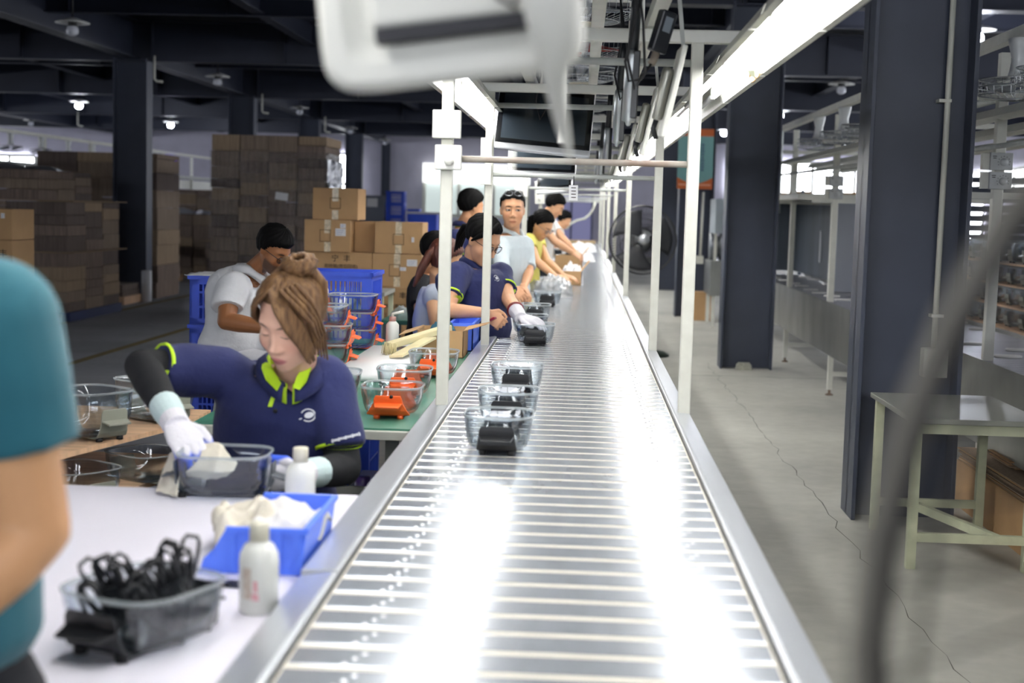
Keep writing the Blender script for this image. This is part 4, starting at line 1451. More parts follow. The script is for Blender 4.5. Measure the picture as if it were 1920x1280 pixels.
def torso_rings(P, Cn, N, ax, prof, bulk=1.0, deep=1.0, grow=0.0, n=28, t0=0.0, t1=1.0, belly=0.0):
    P, Cn, N, ax = Vector(P), Vector(Cn), Vector(N), Vector(ax).normalized()
    out = []
    for t, rx, ry in prof:
        if t < t0 - 1e-6 or t > t1 + 1e-6:
            continue
        c = P * (1 - t) ** 2 + Cn * 2 * t * (1 - t) + N * t * t
        d = ((Cn - P) * 2 * (1 - t) + (N - Cn) * 2 * t).normalized()
        a = (ax - d * ax.dot(d)).normalized()
        f = d.cross(a)
        k = bulk if t < .93 else 1
        c = c + f * belly * math.sin(min(1, t / .7) * PI)
        e = 2.5
        ring = []
        for q in range(n):
            th = 2 * PI * q / n
            co, si = math.cos(th), math.sin(th)
            ring.append(c + a * (math.copysign(abs(co) ** (2 / e), co) * (rx * k + grow)) + f * (math.copysign(abs(si) ** (2 / e), si) * (ry * k * deep + grow)))
        out.append(ring)
    return out


PROF = [(0, .150, .105), (.06, .170, .122), (.18, .172, .125), (.34, .155, .112), (.5, .158, .115), (.66, .172, .122), (.80, .182, .118), (.90, .165, .098), (.96, .115, .078), (1.0, .066, .062), (1.04, .056, .058)]


def person(name, label, J, look, cloth, hair, voxel=.005):
    """J: joints in world metres; look: skin, head yaw/pitch, sex; cloth: shirt, sleeves, trousers; hair: style. Returns the Empty at the feet."""
    V_ = {k: Vector(v) for k, v in J.items()}
    t = thing(name, label, 'person', (V_['pelvis'].x, V_['pelvis'].y, 0), 0, 'workers along the conveyor')
    fem, hs = look.get('fem', True), look.get('hs', 1.0)
    HM = head_matrix(V_['head'], look['yaw'], look['pitch'], look.get('roll', 0), hs)
    ax = (V_['sr'] - V_['sl']).normalized()
    bulk, deep = look.get('bulk', 1.0), look.get('deep', 1.0)
    m = MB()
    O, D, tt = head_shape(fem)
    m.add([HM @ Vector(p) for p in (O + D * tt[:, None])], GRID_F + GRID_CAPS, 0, True)
    for sx in (-1, 1):                                                      # ears
        c = HM @ Vector((.073 * sx, -.006, -.004))
        R = (HM.to_3x3() @ Matrix.Rotation(.5 * sx, 3, 'Z')).normalized()
        m.ball(c, (.008 * hs, .018 * hs, .031 * hs), 12, 8, 0, R)
    nb = V_['neck']
    m.tube([nb - Vector((0, 0, .05)), nb, HM @ Vector((0, -.012, -.075)), HM @ Vector((0, -.006, -.02))], [.066 * hs, .057 * hs, .052 * hs, .05 * hs], 16, True, 0)
    chest = V_.get('chest', (V_['pelvis'] + nb) / 2)
    m.loft(torso_rings(V_['pelvis'], chest, nb, ax, PROF, bulk, deep, -.012, belly=look.get('belly', 0)), True)
    arm = look.get('arm', 1.0)
    for s_ in ('l', 'r'):
        S_, E_, W_ = V_['s' + s_], V_['e' + s_], V_['w' + s_]
        m.tube([S_ + (nb - S_) * .25 + Vector((0, 0, -.02)), S_, (S_ * .5 + E_ * .5), E_], [.046 * arm, .051 * arm, .047 * arm, .040 * arm], 14, True, 0, True)
        m.tube([E_, E_ * .7 + W_ * .3, W_], [.040 * arm, .041 * arm, .026 * arm], 14, True, 0, True)
        h = J.get('h' + s_)
        if look.get('hand' + s_):
            hd = look['hand' + s_]
            hand_tubes(m, W_, hd['d'], hd['n'], hd['t'], hd.get('curl', (.5, .5, .5, .5)), hd.get('s', .95 if fem else 1.03), hd.get('ti', .5))
        if 'h' + s_ in V_:
            Hp, K, A = V_['h' + s_], V_['k' + s_], V_['a' + s_]
            m.tube([Hp, Hp * .5 + K * .5, K, K * .6 + A * .4, A], [.085 * bulk, .072 * bulk, .052, .054, .038], 14, True, 0, True)
    for w in look.get('extra', []):
        w(m)
    body = voxmesh(m, 'body', skin_m, voxel, t, 3, face_paint(look['skin'], HM, fem, look.get('eyes', 'down'), look.get('beard', 0), look.get('lips')))
    # shirt
    cm = cloth['shirt']
    sf = cloth.get('sleeve', .62)
    sm = MB()
    sm.loft(torso_rings(V_['pelvis'], chest, nb, ax, PROF, bulk, deep, .012 + cloth.get('loose', 0), t1=.97, t0=cloth.get('hem', 0), belly=look.get('belly', 0)), True)
    hems = []
    for s_ in ('l', 'r'):
        S_, E_, W_ = V_['s' + s_], V_['e' + s_], V_['w' + s_]
        fl_ = cloth.get('sleeve_r', 1.0) * arm
        if sf <= 1:
            e1 = S_ * (1 - sf) + E_ * sf
            sm.tube([S_ + (nb - S_) * .45 + Vector((0, 0, -.035)), S_ + (nb - S_) * .12 + Vector((0, 0, -.006)), S_ * .5 + e1 * .5, e1], [.070 * arm, .077 * arm, .069 * fl_, .066 * fl_], 18, True, 0)
            sm.ball(S_ + Vector((0, 0, -.004)), .074 * arm, 16, 10)
            sm.tube([S_, S_ * .5 + e1 * .5, e1], [.0735 * arm, .0735 * arm if fl_ > arm * 1.04 else .070 * arm, .0655 * fl_], 18, True, 0)
            hems.append((e1, (E_ - S_).normalized(), .066 * fl_))
        else:
            sm.tube([S_ + (nb - S_) * .45 + Vector((0, 0, -.035)), S_, S_ * .5 + E_ * .5, E_], [.062, .073, .062, .056], 18, True, 0, True)
            sm.tube([E_, E_ * .5 + W_ * .5, W_], [.055, .05, .038], 18, True, 0, True)
    voxmesh(sm, 'shirt', cm, max(voxel, .007), t, 7, None, cloth.get('wrinkle', .0022), cloth.get('seed', 1.0))
    if cloth.get('trim'):
        for (c, d, r) in hems:
            hm = MB()
            hm.tube([c + d * -.012, c + d * -.012, c + d * -.003, c + d * -.003], [r - .008, r - .0005, r - .0025, r - .010], 30, False, 0)
            hm.build('sleeve_trim', cloth['trim'], t, world=True)
    fwd = Vector((0, 0, 1)).cross(ax).normalized()
    # collar: a turned-over band round the neck, open at the front
    if cloth.get('collar'):
        sc = cloth.get('collar_s', 1.0)
        for part, r0, r1, z0, z1, mt, gap in (('collar', .068, .094, .046, .004, cm, .16), ('collar_lining', .061, .067, .044, -.004, cloth.get('lining', cm), .10)):
            rg = []
            for r, z in ((r0 - .003, z0 - .010), (r0, z0), ((r0 + r1) / 2 + .004, (z0 + z1) / 2 + .006), (r1, z1)):
                ring = []
                for k in range(41):
                    a = gap + (2 * PI - 2 * gap) * k / 40
                    fr = max(0.0, math.cos(a)) ** 2
                    ring.append(nb + Vector((0, 0, z * sc - .062 * fr * sc)) + ax * (r * 1.04 * math.sin(a) * sc) + fwd * ((r * .95 * math.cos(a) + .018 * fr) * sc))
                rg.append(ring)
            cmb = MB().loft(rg, False, 0, True, loop=False)
            o = cmb.build(part, mt, t, world=True)
            so = o.modifiers.new('cloth', 'SOLIDIFY')
            so.thickness, so.offset = .003, 0
    # trousers
    if 'hl' in V_ and cloth.get('pants'):
        pm = MB()
        for s_ in ('l', 'r'):
            Hp, K, A = V_['h' + s_], V_['k' + s_], V_['a' + s_]
            pm.tube([Hp, Hp * .5 + K * .5, K, K * .5 + A * .5, A + (K - A).normalized() * .05], [.105 * bulk, .092 * bulk, .075, .07, .062], 16, True, 0, True)
        pm.loft(torso_rings(V_['pelvis'], chest, nb, ax, PROF, bulk, deep, .006, t1=.2), True)
        voxmesh(pm, 'trousers', cloth['pants'], .010, t, 4, None, .002, 3.0)
        for s_ in ('l', 'r'):
            A, K = V_['a' + s_], V_['k' + s_]
            fd = fwd
            sh = MB()
            sh.loft([[A + fd * y + Vector((fd.y * x, -fd.x * x, 0)) + Vector((0, 0, z - A.z)) for x, z in ((-w_, .0), (w_, .0), (w_ * .95, h_ * .6), (w_ * .5, h_), (-w_ * .5, h_), (-w_ * .95, h_ * .6))]
                     for y, w_, h_ in ((-.075, .028, .06), (-.05, .037, .085), (.02, .04, .09), (.09, .046, .062), (.15, .042, .045), (.18, .02, .03))], True)
            sh.build('shoe', cloth.get('shoes', dark_rubber), t, world=True)
    # hair
    if hair:
        hm_ = hair['mat']
        hl = hair.get('line', ([-.10, -.06, -.02, .0, .03, .06, .09], [-.075, -.07, -.045, -.02, .035, .062, .070]))
        h = hair_shell(HM, fem, hl, hair.get('thick', .014), hm_, t, hair.get('seed', 1.0), hair.get('rough', .003))
        for L in hair.get('locks', []):
            h.tube([HM @ Vector(p) for p in L[0]], [r * hs for r in L[1]], L[2] if len(L) > 2 else 10, True, 0, True, L[3] if len(L) > 3 else 1.0)
        h.build('hair', hm_, t, world=True)
    return t, HM, V_


def glasses(HM, parent, mats):
    m = MB()
    for sx in (-1, 1):
        pts = [HM @ Vector((sx * (.033 + .024 * math.cos(a)), .096 - .006 * abs(math.cos(a)), .002 + .016 * math.sin(a) + .003 * math.copysign(abs(math.sin(a)) ** .5, math.sin(a)))) for a in [2 * PI * k / 20 for k in range(21)]]
        m.tube(pts, .0019, 6, False)
        m.tube([HM @ Vector((sx * .056, .092, .008)), HM @ Vector((sx * .075, .04, .008)), HM @ Vector((sx * .078, -.005, .006))], .0018, 6)
    m.tube([HM @ Vector((-.010, .100, .006)), HM @ Vector((.010, .100, .006))], .0018, 6)
    m.build('glasses_frame', mats, parent, world=True)
    for sx in (-1, 1):
        l = MB()
        l.loft([[HM @ Vector((sx * .033 + .022 * math.cos(a), y, .002 + .0165 * math.sin(a))) for a in [2 * PI * k / 18 for k in range(18)]] for y in (.0955, .0945)], True)
        l.build('lens', glassy('spectacle_lens', tint='eef0f4', edge='c9ccd6', gloss=.02), parent, world=True)


black_hair = mat('black_hair', '0a0909', .7, spec=.12, bump=.3, bscale=90, stretch=(3, 3, .4), var=.2, vscale=40)
brown_hair = mat('dyed_brown_hair', '4a301c', .5, spec=.35, bump=.5, bscale=110, stretch=(3, 3, .5), var=.8, vscale=34, var2='846440')
red_hair = mat('red_brown_hair', '5b3124', .4, bump=.5, bscale=90, stretch=(3, 3, .4), var=.3, vscale=30)
navy_cloth = mat('navy_polo_knit', '1b2354', .85, sheen=.06, var=.10, vscale=5, bump=.3, bscale=34)
lime = mat('lime_trim', 'bfe52a', .7, var=.06, vscale=20)
dark_sleeve = mat('black_arm_sleeve', '121317', .85, bump=.1, bscale=200)
jeans = mat('blue_denim', '42516e', .9, var=.25, vscale=18, bump=.15, bscale=240)
black_trousers = mat('black_trousers', '1c1d22', .9, bump=.1, bscale=200)

# ------------------------------------------------------------------ the people
def legs(px, py, pz, ax, z_ank=.085, spread=.095):
    a = Vector(ax).normalized()
    P = Vector((px, py, pz))
    d = {}
    for s_, k in (('l', -1), ('r', 1)):
        h = P + a * (k * spread) + Vector((0, 0, -.04))
        d['h' + s_] = h
        an = P + a * (k * spread * 1.25)
        an.z = z_ank
        d['a' + s_] = an
        d['k' + s_] = (h + an) / 2 + Vector((0, 0, 1)).cross(a) * .02
    return d


def on_shirt(person_root, u, v, part='shirt'):
    """Where the camera's line of sight meets the person's shirt: point and normal."""
    bpy.context.view_layer.update()
    o = [c for c in person_root.children if c.name.split('.')[0] == part][0]
    M = root_matrix(o)
    I = M.inverted()
    p0 = Vector((0, 0, CAM_H))
    d = (at(u, v, y=5) - p0).normalized()
    ok, loc, nor, _ = o.ray_cast(I @ p0, I.to_3x3() @ d)
    return (M @ loc, (M.to_3x3() @ nor).normalized()) if ok else (at(u, v, y=3.8), Vector((0, -1, 0)))


def emblem(root, u, v, s):
    p, n = on_shirt(root, u, v)
    x = Vector((0, 0, 1)).cross(n).normalized()
    y = n.cross(x)
    m = MB()
    q = lambda a, b: p + n * .004 + x * (a * s) + y * (b * s)
    m.loft([[q(r * math.cos(t_), r * .86 * math.sin(t_)) for t_ in [-2.2 + 5.0 * k / 24 for k in range(25)]] for r in (.82, 1.0)], False, 0, True, loop=False)
    m.loft([[q(.12 + r * .62 * math.cos(t_), .02 + r * .40 * math.sin(t_) + .1 * r * math.cos(t_)) for t_ in [2 * PI * k / 20 for k in range(20)]] for r in (.02, 1.0)], False, 0, True)
    m.loft([[q(-1.15 + .35 * k / 6, -.62 + .1 * k / 6 + w) for k in range(7)] for w in (0, .16)], False, 0, True, loop=False)
    m.build('emblem', mat('white_print', 'e4e6ea', .7), root, world=True)


def glove(root, wrist, elbow, d, n, ts, curl, name='glove', s=1.0, ti=.5, blue=True):
    m = MB()
    hand_tubes(m, wrist, d, n, ts, curl, s, ti, .0022)
    w, e = Vector(wrist), Vector(elbow)
    back = (e - w).normalized()
    m.tube([w - back * .022, w + back * .02, w + back * .055, w + back * .09], [.035 * s, .036 * s, .040 * s, .041 * s], 16, True)
    dv, nv = Vector(d).normalized(), Vector(n)
    D, N_ = np.array(dv), np.array((nv - dv * nv.dot(dv)).normalized())
    wn, bk = np.array(w), np.array(back)
    cw, cb, cc = np.array(lin('e9e7ec')), np.array(lin('3a5fd8')), np.array(lin('cfe3e2'))

    def col(co):
        q = co - wn
        pal = sst(.001, -.007, q @ N_) * sst(.0, .012, q @ D)
        cuff = sst(.012, .02, q @ bk)
        c = np.tile(cw, (len(co), 1))
        if blue:
            c = c * (1 - pal[:, None]) + cb * pal[:, None]
            c = c * (1 - cuff[:, None]) + cc * cuff[:, None]
        return c
    return voxmesh(m, name, glove_m, .0032, root, 2, col)


# --- the woman in front, wiping a dish
sl, el, wl = at(614, 712, y=3.88), at(646, 878, y=3.82), at(568, 888, y=3.60)
sr, er, wr = at(398, 698, y=3.86), at(266, 686, y=3.72), at(328, 792, y=3.50)
pel = at(512, 1000, y=4.0)
J = dict(head=at(546, 600, y=3.74), neck=at(552, 700, y=3.87), pelvis=pel, chest=at(505, 850, y=3.95), sl=sl, sr=sr, el=el, er=er, wl=wl, wr=wr)
J['hl'], J['hr'] = pel + Vector((.09, -.02, -.03)), pel + Vector((-.09, -.02, -.03))
J['kl'], J['kr'] = pel + Vector((.13, -.40, -.05)), pel + Vector((-.14, -.40, -.05))
J['al'], J['ar'] = Vector((J['kl'].x, J['kl'].y + .05, .12)), Vector((J['kr'].x, J['kr'].y + .05, .12))
rr = random.Random(5)
locks = []
for k in range(13):                                     # fringe swept to her left
    f = k / 12
    locks.append(([(.004 - .006 * f, .060 - .04 * f, .118 - .002 * f), (-.030 - .012 * f, .092 - .028 * f, .085 - .004 * f), (-.052 - .016 * f, .094 - .035 * f, .035), (-.066 - .010 * f, .078 - .034 * f, -.018 - .012 * f), (-.070 - .008 * f, .062 - .03 * f, -.055 - .035 * rr.random())],
                  [.009, .012, .0115, .008, .0025], 9, .55))
for k in range(7):                                      # fringe swept to her right
    f = k / 6
    locks.append(([(.010, .060 - .04 * f, .118), (.040 + .012 * f, .090 - .03 * f, .088), (.066 + .012 * f, .064 - .03 * f, .045), (.080 + .006 * f, .030 - .028 * f, .005 - .02 * rr.random())], [.009, .012, .010, .004], 9, .55))
for k in range(16):                                     # gathered up to the bun
    a = -1.3 + 2.6 * k / 15
    locks.append(([(.085 * math.sin(a), -.035 - .03 * abs(math.cos(a)), .045), (.075 * math.sin(a), -.06, .085), (.045 * math.sin(a) - .012, -.055, .122), (-.022, -.045, .138)], [.012, .016, .014, .009], 9, .7))
for k in range(9):
    a = 2 * PI * k / 9
    locks.append(([(-.022 + .034 * math.cos(a), -.05 + .03 * math.sin(a), .132), (-.022 + .038 * math.cos(a + .8), -.05 + .034 * math.sin(a + .8), .146), (-.022 + .022 * math.cos(a + 1.7), -.05 + .02 * math.sin(a + 1.7), .158)], [.012, .014, .007], 8))
for k in range(4):
    locks.append(([(-.03 - .008 * k, .055 - .012 * k, .116), (-.068 - .004 * k, .052 - .013 * k, .072), (-.083, .034 - .012 * k, .025), (-.086, .022 - .012 * k, -.03)], [.013, .016, .013, .005], 9, .6))
for k in range(5):
    locks.append(([(-.074, .03 - .01 * k, .02), (-.080, .028 - .012 * k, -.03), (-.078, .03 - .012 * k, -.07 - .012 * k)], [.008, .006, .002], 7))
w1, HM1, V1 = person('person', 'woman in navy polo and white-blue gloves wiping a dish at the white bench', J,
                     dict(skin='e2b49c', yaw=160, pitch=27, roll=-5, fem=True, hs=1.03, lips='b4626a', bulk=1.0, deep=.95, arm=.98),
                     dict(shirt=navy_cloth, sleeve=.76, trim=lime, collar=True, lining=lime, collar_s=1.12, pants=black_trousers, sleeve_r=1.08, wrinkle=.0034, seed=2.0, loose=.006),
                     dict(mat=brown_hair, thick=.016, locks=locks, rough=.003, line=([-.10, -.06, -.02, .0, .03, .06, .09], [-.05, -.05, -.02, .0, .052, .078, .088])), .0034)
sm = MB()
for (S_, E_, W_) in ((sl, el, wl), (sr, er, wr)):
    sm = MB()
    a0 = S_ * .4 + E_ * .6
    sm.tube([a0, S_ * .2 + E_ * .8, E_], [.052, .050, .047], 16, True, 0, True)
    sm.tube([E_, E_ * .7 + W_ * .3, E_ * .12 + W_ * .88], [.047, .047, .034], 16, True, 0, True)
    voxmesh(sm, 'arm_sleeve', dark_sleeve, .006, w1, 3, None, .0008, 4.0, 22)
glove(w1, wr, er, at(376, 876, y=3.38) - wr, (.42, -.78, .42), (1, 0, -.2), (.22, .25, .28, .3), ti=.3)
glove(w1, wl, el, (-.86, -.45, -.12), (.0, -.80, -.45), (0, -.2, 1), (.95, 1.0, 1.05, 1.1), ti=.7)
emblem(w1, 578, 778, .021)
for k in range(13):
    p, n = on_shirt(w1, 624 + 4.0 * k, 826 - 1.0 * k)
    x = Vector((0, 0, 1)).cross(n).normalized()
    o = MB().obox(p + n * .003, (.0048, .003, .006 + .003 * (k % 3 == 0)), Matrix((x, n, n.cross(x) * -1)).transposed())
    if k == 0:
        acc = MB()
    acc.add(o.v, o.f)
acc.build('sleeve_print', mat('white_print', 'e4e6ea', .7), w1, world=True)
for (pl, nm) in (([(494, 668, 3.86), (490, 690, 3.80), (498, 712, 3.765), (519, 733, 3.75), (527, 718, 3.755), (510, 692, 3.79), (503, 670, 3.84)], 'collar_facing'),
                 ([(590, 668, 3.84), (583, 690, 3.80), (574, 716, 3.765), (561, 731, 3.75), (549, 726, 3.75), (556, 706, 3.775), (572, 680, 3.81)], 'collar_facing')):
    P_ = [at(u, v, y=y) for u, v, y in pl]
    o = MB().add(P_ + [p + Vector((0, .006, -.001)) for p in P_], [tuple(range(7)), tuple(range(13, 6, -1))] + [(i, 7 + i, 7 + (i + 1) % 7, (i + 1) % 7) for i in range(7)]).build(nm, lime, w1, world=True)
m = MB()
row = [on_shirt(w1, u, v) for u, v in ((524, 722), (517, 734), (511, 748), (506, 762))]
m.loft([[p + n * .004 + Vector((dx, 0, 0)) for p, n in row] for dx in (-.006, .006)], False, 0, True, loop=False)
m.build('placket_edge', lime, w1, world=True)
p, n = on_shirt(w1, 516, 770)
MB().cyl(p, p + n * .004, .006, 12).build('button', dark_rubber, w1, world=True)
st = thing('work_stool', 'stool hidden under the gloved woman', 'stool', (pel.x, pel.y + .05, 0))
MB().lathe([(.16, 0), (.17, .01), (.17, .04), (.15, .05)], (0, 0, pel.z - .18), 20).build('seat', dark_rubber, st)
for a in range(4):
    q = PI / 4 + a * PI / 2
    MB().cyl((.2 * math.cos(q), .2 * math.sin(q), 0), (.1 * math.cos(q), .1 * math.sin(q), pel.z - .175), .014, 10).build('leg', galv, st)
# the cloths she holds
def drape(pts_grid, name, label, mt, par=None):
    ny, nx = len(pts_grid), len(pts_grid[0])

    def fn(a, b):
        i, j = min(int(a * (nx - 1)), nx - 2), min(int(b * (ny - 1)), ny - 2)
        fa, fb = a * (nx - 1) - i, b * (ny - 1) - j
        P = [[Vector(p) for p in r] for r in pts_grid]
        p = P[j][i] * (1 - fa) * (1 - fb) + P[j][i + 1] * fa * (1 - fb) + P[j + 1][i] * (1 - fa) * fb + P[j + 1][i + 1] * fa * fb
        return p + Vector((0, 1, .4)) * (.008 * noise.noise(p * 26)) + Vector((0, 0, 1)) * (.004 * noise.noise(p * 60))
    o = MB().sheet(26, 26, fn, 0, .003).build(name, mt)
    s_ = o.modifiers.new('soft', 'SMOOTH')
    s_.factor, s_.iterations = .5, 3
    return tag(o, label, 'cloth')


drape([[at(384, 830, y=3.46), at(412, 828, y=3.47), at(425, 845, y=3.46)], [at(372, 862, y=3.41), at(410, 860, y=3.40), at(446, 870, y=3.42)],
       [at(348, 884, y=3.38), at(400, 886, y=3.36), at(438, 885, y=3.38)], [at(352, 892, y=3.39), at(385, 900, y=3.36), at(425, 892, y=3.38)]],
      'wiping_cloth', 'cream cloth under the gloved hand inside the smoky dish', cl_cream)
drape([[at(318, 852, y=3.46), at(330, 842, y=3.45), at(346, 850, y=3.44)], [at(304, 888, y=3.44), at(322, 882, y=3.40), at(338, 880, y=3.42)],
       [at(292, 922, z=TT + .008), at(318, 926, z=TT + .008), at(334, 930, z=TT + .01)]],
      'wiping_cloth', 'cream cloth hanging over the left edge of the smoky dish onto the bench', cl_cream)

# --- the person in teal at the left edge, hand on hip
teal = mat('teal_work_shirt', '1f6473', .85, sheen=.15, var=.12, vscale=5, bump=.12, bscale=200)
J = dict(head=(-.96, 1.74, 1.70), neck=(-.92, 1.75, 1.50), pelvis=(-.872, 1.75, .97), sl=(-1.12, 1.76, 1.42), sr=(-.718, 1.70, 1.428), el=(-1.22, 1.80, 1.15), er=(-.670, 1.715, 1.165),
         wl=(-1.20, 1.90, .92), wr=(-.775, 1.64, 1.035))
J.update(legs(-.875, 1.75, .97, (1, 0, 0)))
person('person', 'blurred person in teal short-sleeved shirt at the left edge, hand on hip', J,
       dict(skin='dba678', yaw=10, pitch=5, fem=False, arm=1.12, handr=dict(d=(-.6, .1, -.5), n=(.3, -.9, 0), t=(0, -.2, 1), curl=(.3, .3, .3, .3)), handl=dict(d=(.1, .3, -1), n=(-1, 0, 0), t=(0, 1, 0))),
       dict(shirt=teal, sleeve=.62, pants=black_trousers, sleeve_r=1.05, wrinkle=.0012, seed=5.0, hem=0, loose=.012, collar=True), dict(mat=black_hair), .005)

# --- man in white shirt, seated, reading
pel = at(440, 664, y=7.55)
pel.z = .72
J = dict(head=at(513, 468, y=7.50), neck=at(470, 512, y=7.58), pelvis=pel, chest=at(428, 575, y=7.62), sl=at(500, 536, y=7.78), sr=at(434, 540, y=7.34), el=at(520, 598, y=7.65), er=at(424, 602, y=7.24),
         wl=at(560, 612, y=7.45), wr=at(512, 616, y=7.20))
J['hl'], J['hr'] = pel + Vector((.06, .08, -.02)), pel + Vector((-.0, -.10, -.02))
J['kl'], J['kr'] = pel + Vector((.46, .02, -.06)), pel + Vector((.42, -.20, -.04))
J['al'], J['ar'] = Vector((J['kl'].x, J['kl'].y, .18)), Vector((J['kr'].x, J['kr'].y, .18))
linen = mat('white_linen', 'dfe0e2', .9, bump=.3, bscale=60, var=.05, vscale=9)
short = dict(mat=black_hair, thick=.018, rough=.004, line=([-.10, -.06, -.02, .0, .02, .05, .075, .1], [-.06, -.055, -.03, -.012, .03, .05, .062, .07]))
wm, HMw, _ = person('person', 'bearded man in white linen shirt and glasses sitting between the blue crates', J,
                    dict(skin='96633f', yaw=243, pitch=36, fem=False, beard=.75, bulk=1.1, deep=1.1, arm=1.15, hs=1.0, belly=.02, handr=dict(d=(.9, -.1, 0), n=(0, -.6, .8), t=(0, .5, .8)), handl=dict(d=(.8, -.5, 0), n=(0, 0, 1), t=(0, -1, 0))),
                    dict(shirt=linen, sleeve=.62, collar=True, collar_s=1.1, pants=mat('white_trousers', 'd6d6da', .9, bump=.2, bscale=70), sleeve_r=1.12, wrinkle=.005, seed=1.3, loose=.012), short, .0045)
glasses(HMw, wm, black_plastic)
st = thing('work_stool', 'stool under the man in the white linen shirt', 'stool', (pel.x, pel.y, 0))
MB().lathe([(.17, 0), (.18, .01), (.18, .04), (.16, .05)], (0, 0, pel.z - .19), 20).build('seat', dark_rubber, st)
for a in range(4):
    q = PI / 4 + a * PI / 2
    MB().cyl((.2 * math.cos(q), .2 * math.sin(q), 0), (.1 * math.cos(q), .1 * math.sin(q), pel.z - .185), .014, 10).build('leg', galv, st)

# --- woman in navy polo with glasses at the belt
ax2 = Vector((-.80, -.60, 0))
pel = at(884, 640, y=7.72)
pel.z = .84
J = dict(head=at(905, 450, y=7.66), neck=at(890, 497, y=7.74), pelvis=pel, chest=at(884, 560, y=7.74), sl=at(938, 514, y=7.86), sr=at(858, 514, y=7.52), el=at(954, 562, y=7.64), er=at(838, 582, y=7.34),
         wl=at(975, 594, y=7.42), wr=at(912, 586, y=7.28))
J.update(legs(pel.x - .13, pel.y, pel.z, ax2))
pony = [([(-.02 + .012 * k, -.085, .03), (-.02 + .014 * k, -.125, .0), (-.025 + .014 * k, -.135, -.06), (-.03 + .012 * k, -.12, -.12 - .01 * k)], [.012, .017, .014, .004]) for k in range(4)]
side = [([(.0, .04, .118), (.05, .06, .09), (.08, .03, .045), (.083, .0, .0)], [.012, .016, .014, .006])]
w2, HM2, _ = person('person', 'woman in navy polo and glasses reaching over the belt with one white glove', J,
                    dict(skin='d9a581', yaw=234, pitch=32, fem=True, bulk=1.10, deep=1.2, arm=.96, belly=.035, hs=1.06, handr=dict(d=(.8, -.05, -.55), n=(.3, -.9, .1), t=(.6, 0, .5), curl=(.6, .7, .8, .9))),
                    dict(shirt=navy_cloth, sleeve=.62, trim=lime, collar=True, lining=lime, pants=black_trousers, sleeve_r=1.02, wrinkle=.003, seed=7.0, loose=.008),
                    dict(mat=black_hair, thick=.014, locks=pony + side, line=([-.10, -.06, -.02, .0, .03, .06, .09], [-.05, -.045, -.02, .0, .045, .07, .08])), .0045)
glasses(HM2, w2, black_plastic)
MB().ball(HM2 @ Vector((-.0, -.105, .02)), (.022, .018, .022), 12, 8).build('hair_tie', mat('tan_scrunchie', 'c9a067', .8), w2, world=True)
emblem(w2, 930, 522, .022)
glove(w2, J['wl'], J['el'], (.75, -.35, -.12), (.1, -.25, .95), (.3, -.9, 0), (.3, .3, .3, .35), blue=False)
w_ = J['wl']
e_ = (J['el'] - w_).normalized()
MB().tube([w_ + e_ * .088, w_ + e_ * .096, w_ + e_ * .104], [.046, .047, .046], 18).build('wristband', mat('red_band', '7e2a2a', .6), w2, world=True)
tag(MB().bar(J['wr'] + Vector((.0, -.03, -.05)), J['wr'] + Vector((.05, -.05, -.02)), .03, .012).build('red_marker', mat('red_plastic', 'a02036', .4), bevel=.003), 'small red tool in the bare hand of the woman at the belt', 'tool')

# --- man in pale blue shirt looking at the camera
ax3 = Vector((-.75, -.66, 0))
pel = at(950, 590, y=10.1)
pel.z = .93
J = dict(head=at(961, 394, y=9.98), neck=at(958, 436, y=10.06), pelvis=pel, chest=at(957, 505, y=10.05), sl=at(984, 460, y=10.22), sr=at(936, 462, y=9.9), el=at(992, 510, y=10.05), er=at(940, 512, y=9.72), wl=at(982, 538, y=9.84), wr=at(958, 540, y=9.66))
J.update(legs(pel.x - .08, pel.y, pel.z, ax3))
pale = mat('pale_blue_shirt', 'c6d0d3', .85, bump=.15, bscale=120, var=.05, vscale=9)
m3, HM3, _ = person('person', 'man in pale blue shirt with sunglasses on his head, looking at the camera', J,
                    dict(skin='cf9b76', yaw=186, pitch=2, fem=False, eyes='open', hs=1.07, bulk=.92, arm=.88, handr=dict(d=(.65, -.3, -.45), n=(.2, -.9, .4), t=(.4, .2, .8), curl=(.6, .65, .7, .7)), handl=dict(d=(.3, -.6, -.6), n=(.6, -.4, .6), t=(-.6, -.3, .2), curl=(.6, .65, .7, .7))),
                    dict(shirt=pale, sleeve=.85, collar=True, pants=jeans, wrinkle=.003, seed=9.0, loose=.008),
                    dict(mat=black_hair, thick=.010, rough=.003, line=([-.10, -.06, -.02, .0, .02, .05, .075, .1], [-.05, -.04, -.01, .01, .05, .066, .074, .078])), .0045)
m = MB()
for sx in (-1, 1):
    m.tube([HM3 @ Vector((sx * (.032 + .026 * math.cos(a)), .066 - .004 * math.sin(a), .112 + .017 * math.sin(a))) for a in [2 * PI * k / 18 for k in range(19)]], .0026, 6, False)
    m.tube([HM3 @ Vector((sx * .058, .064, .112)), HM3 @ Vector((sx * .082, .0, .075)), HM3 @ Vector((sx * .08, -.03, .05))], .0026, 6)
m.build('sunglasses', mat('grey_sunglasses', '8e9296', .2, metal=.7), m3, world=True)
MB().tube([J['wr'] + Vector((-.035, .012, .028)), J['wr'] + Vector((-.045, .016, .036))], [.034, .034], 16).build('wristwatch', mat('watch_steel', '555a60', .3, metal=.8), m3, world=True)

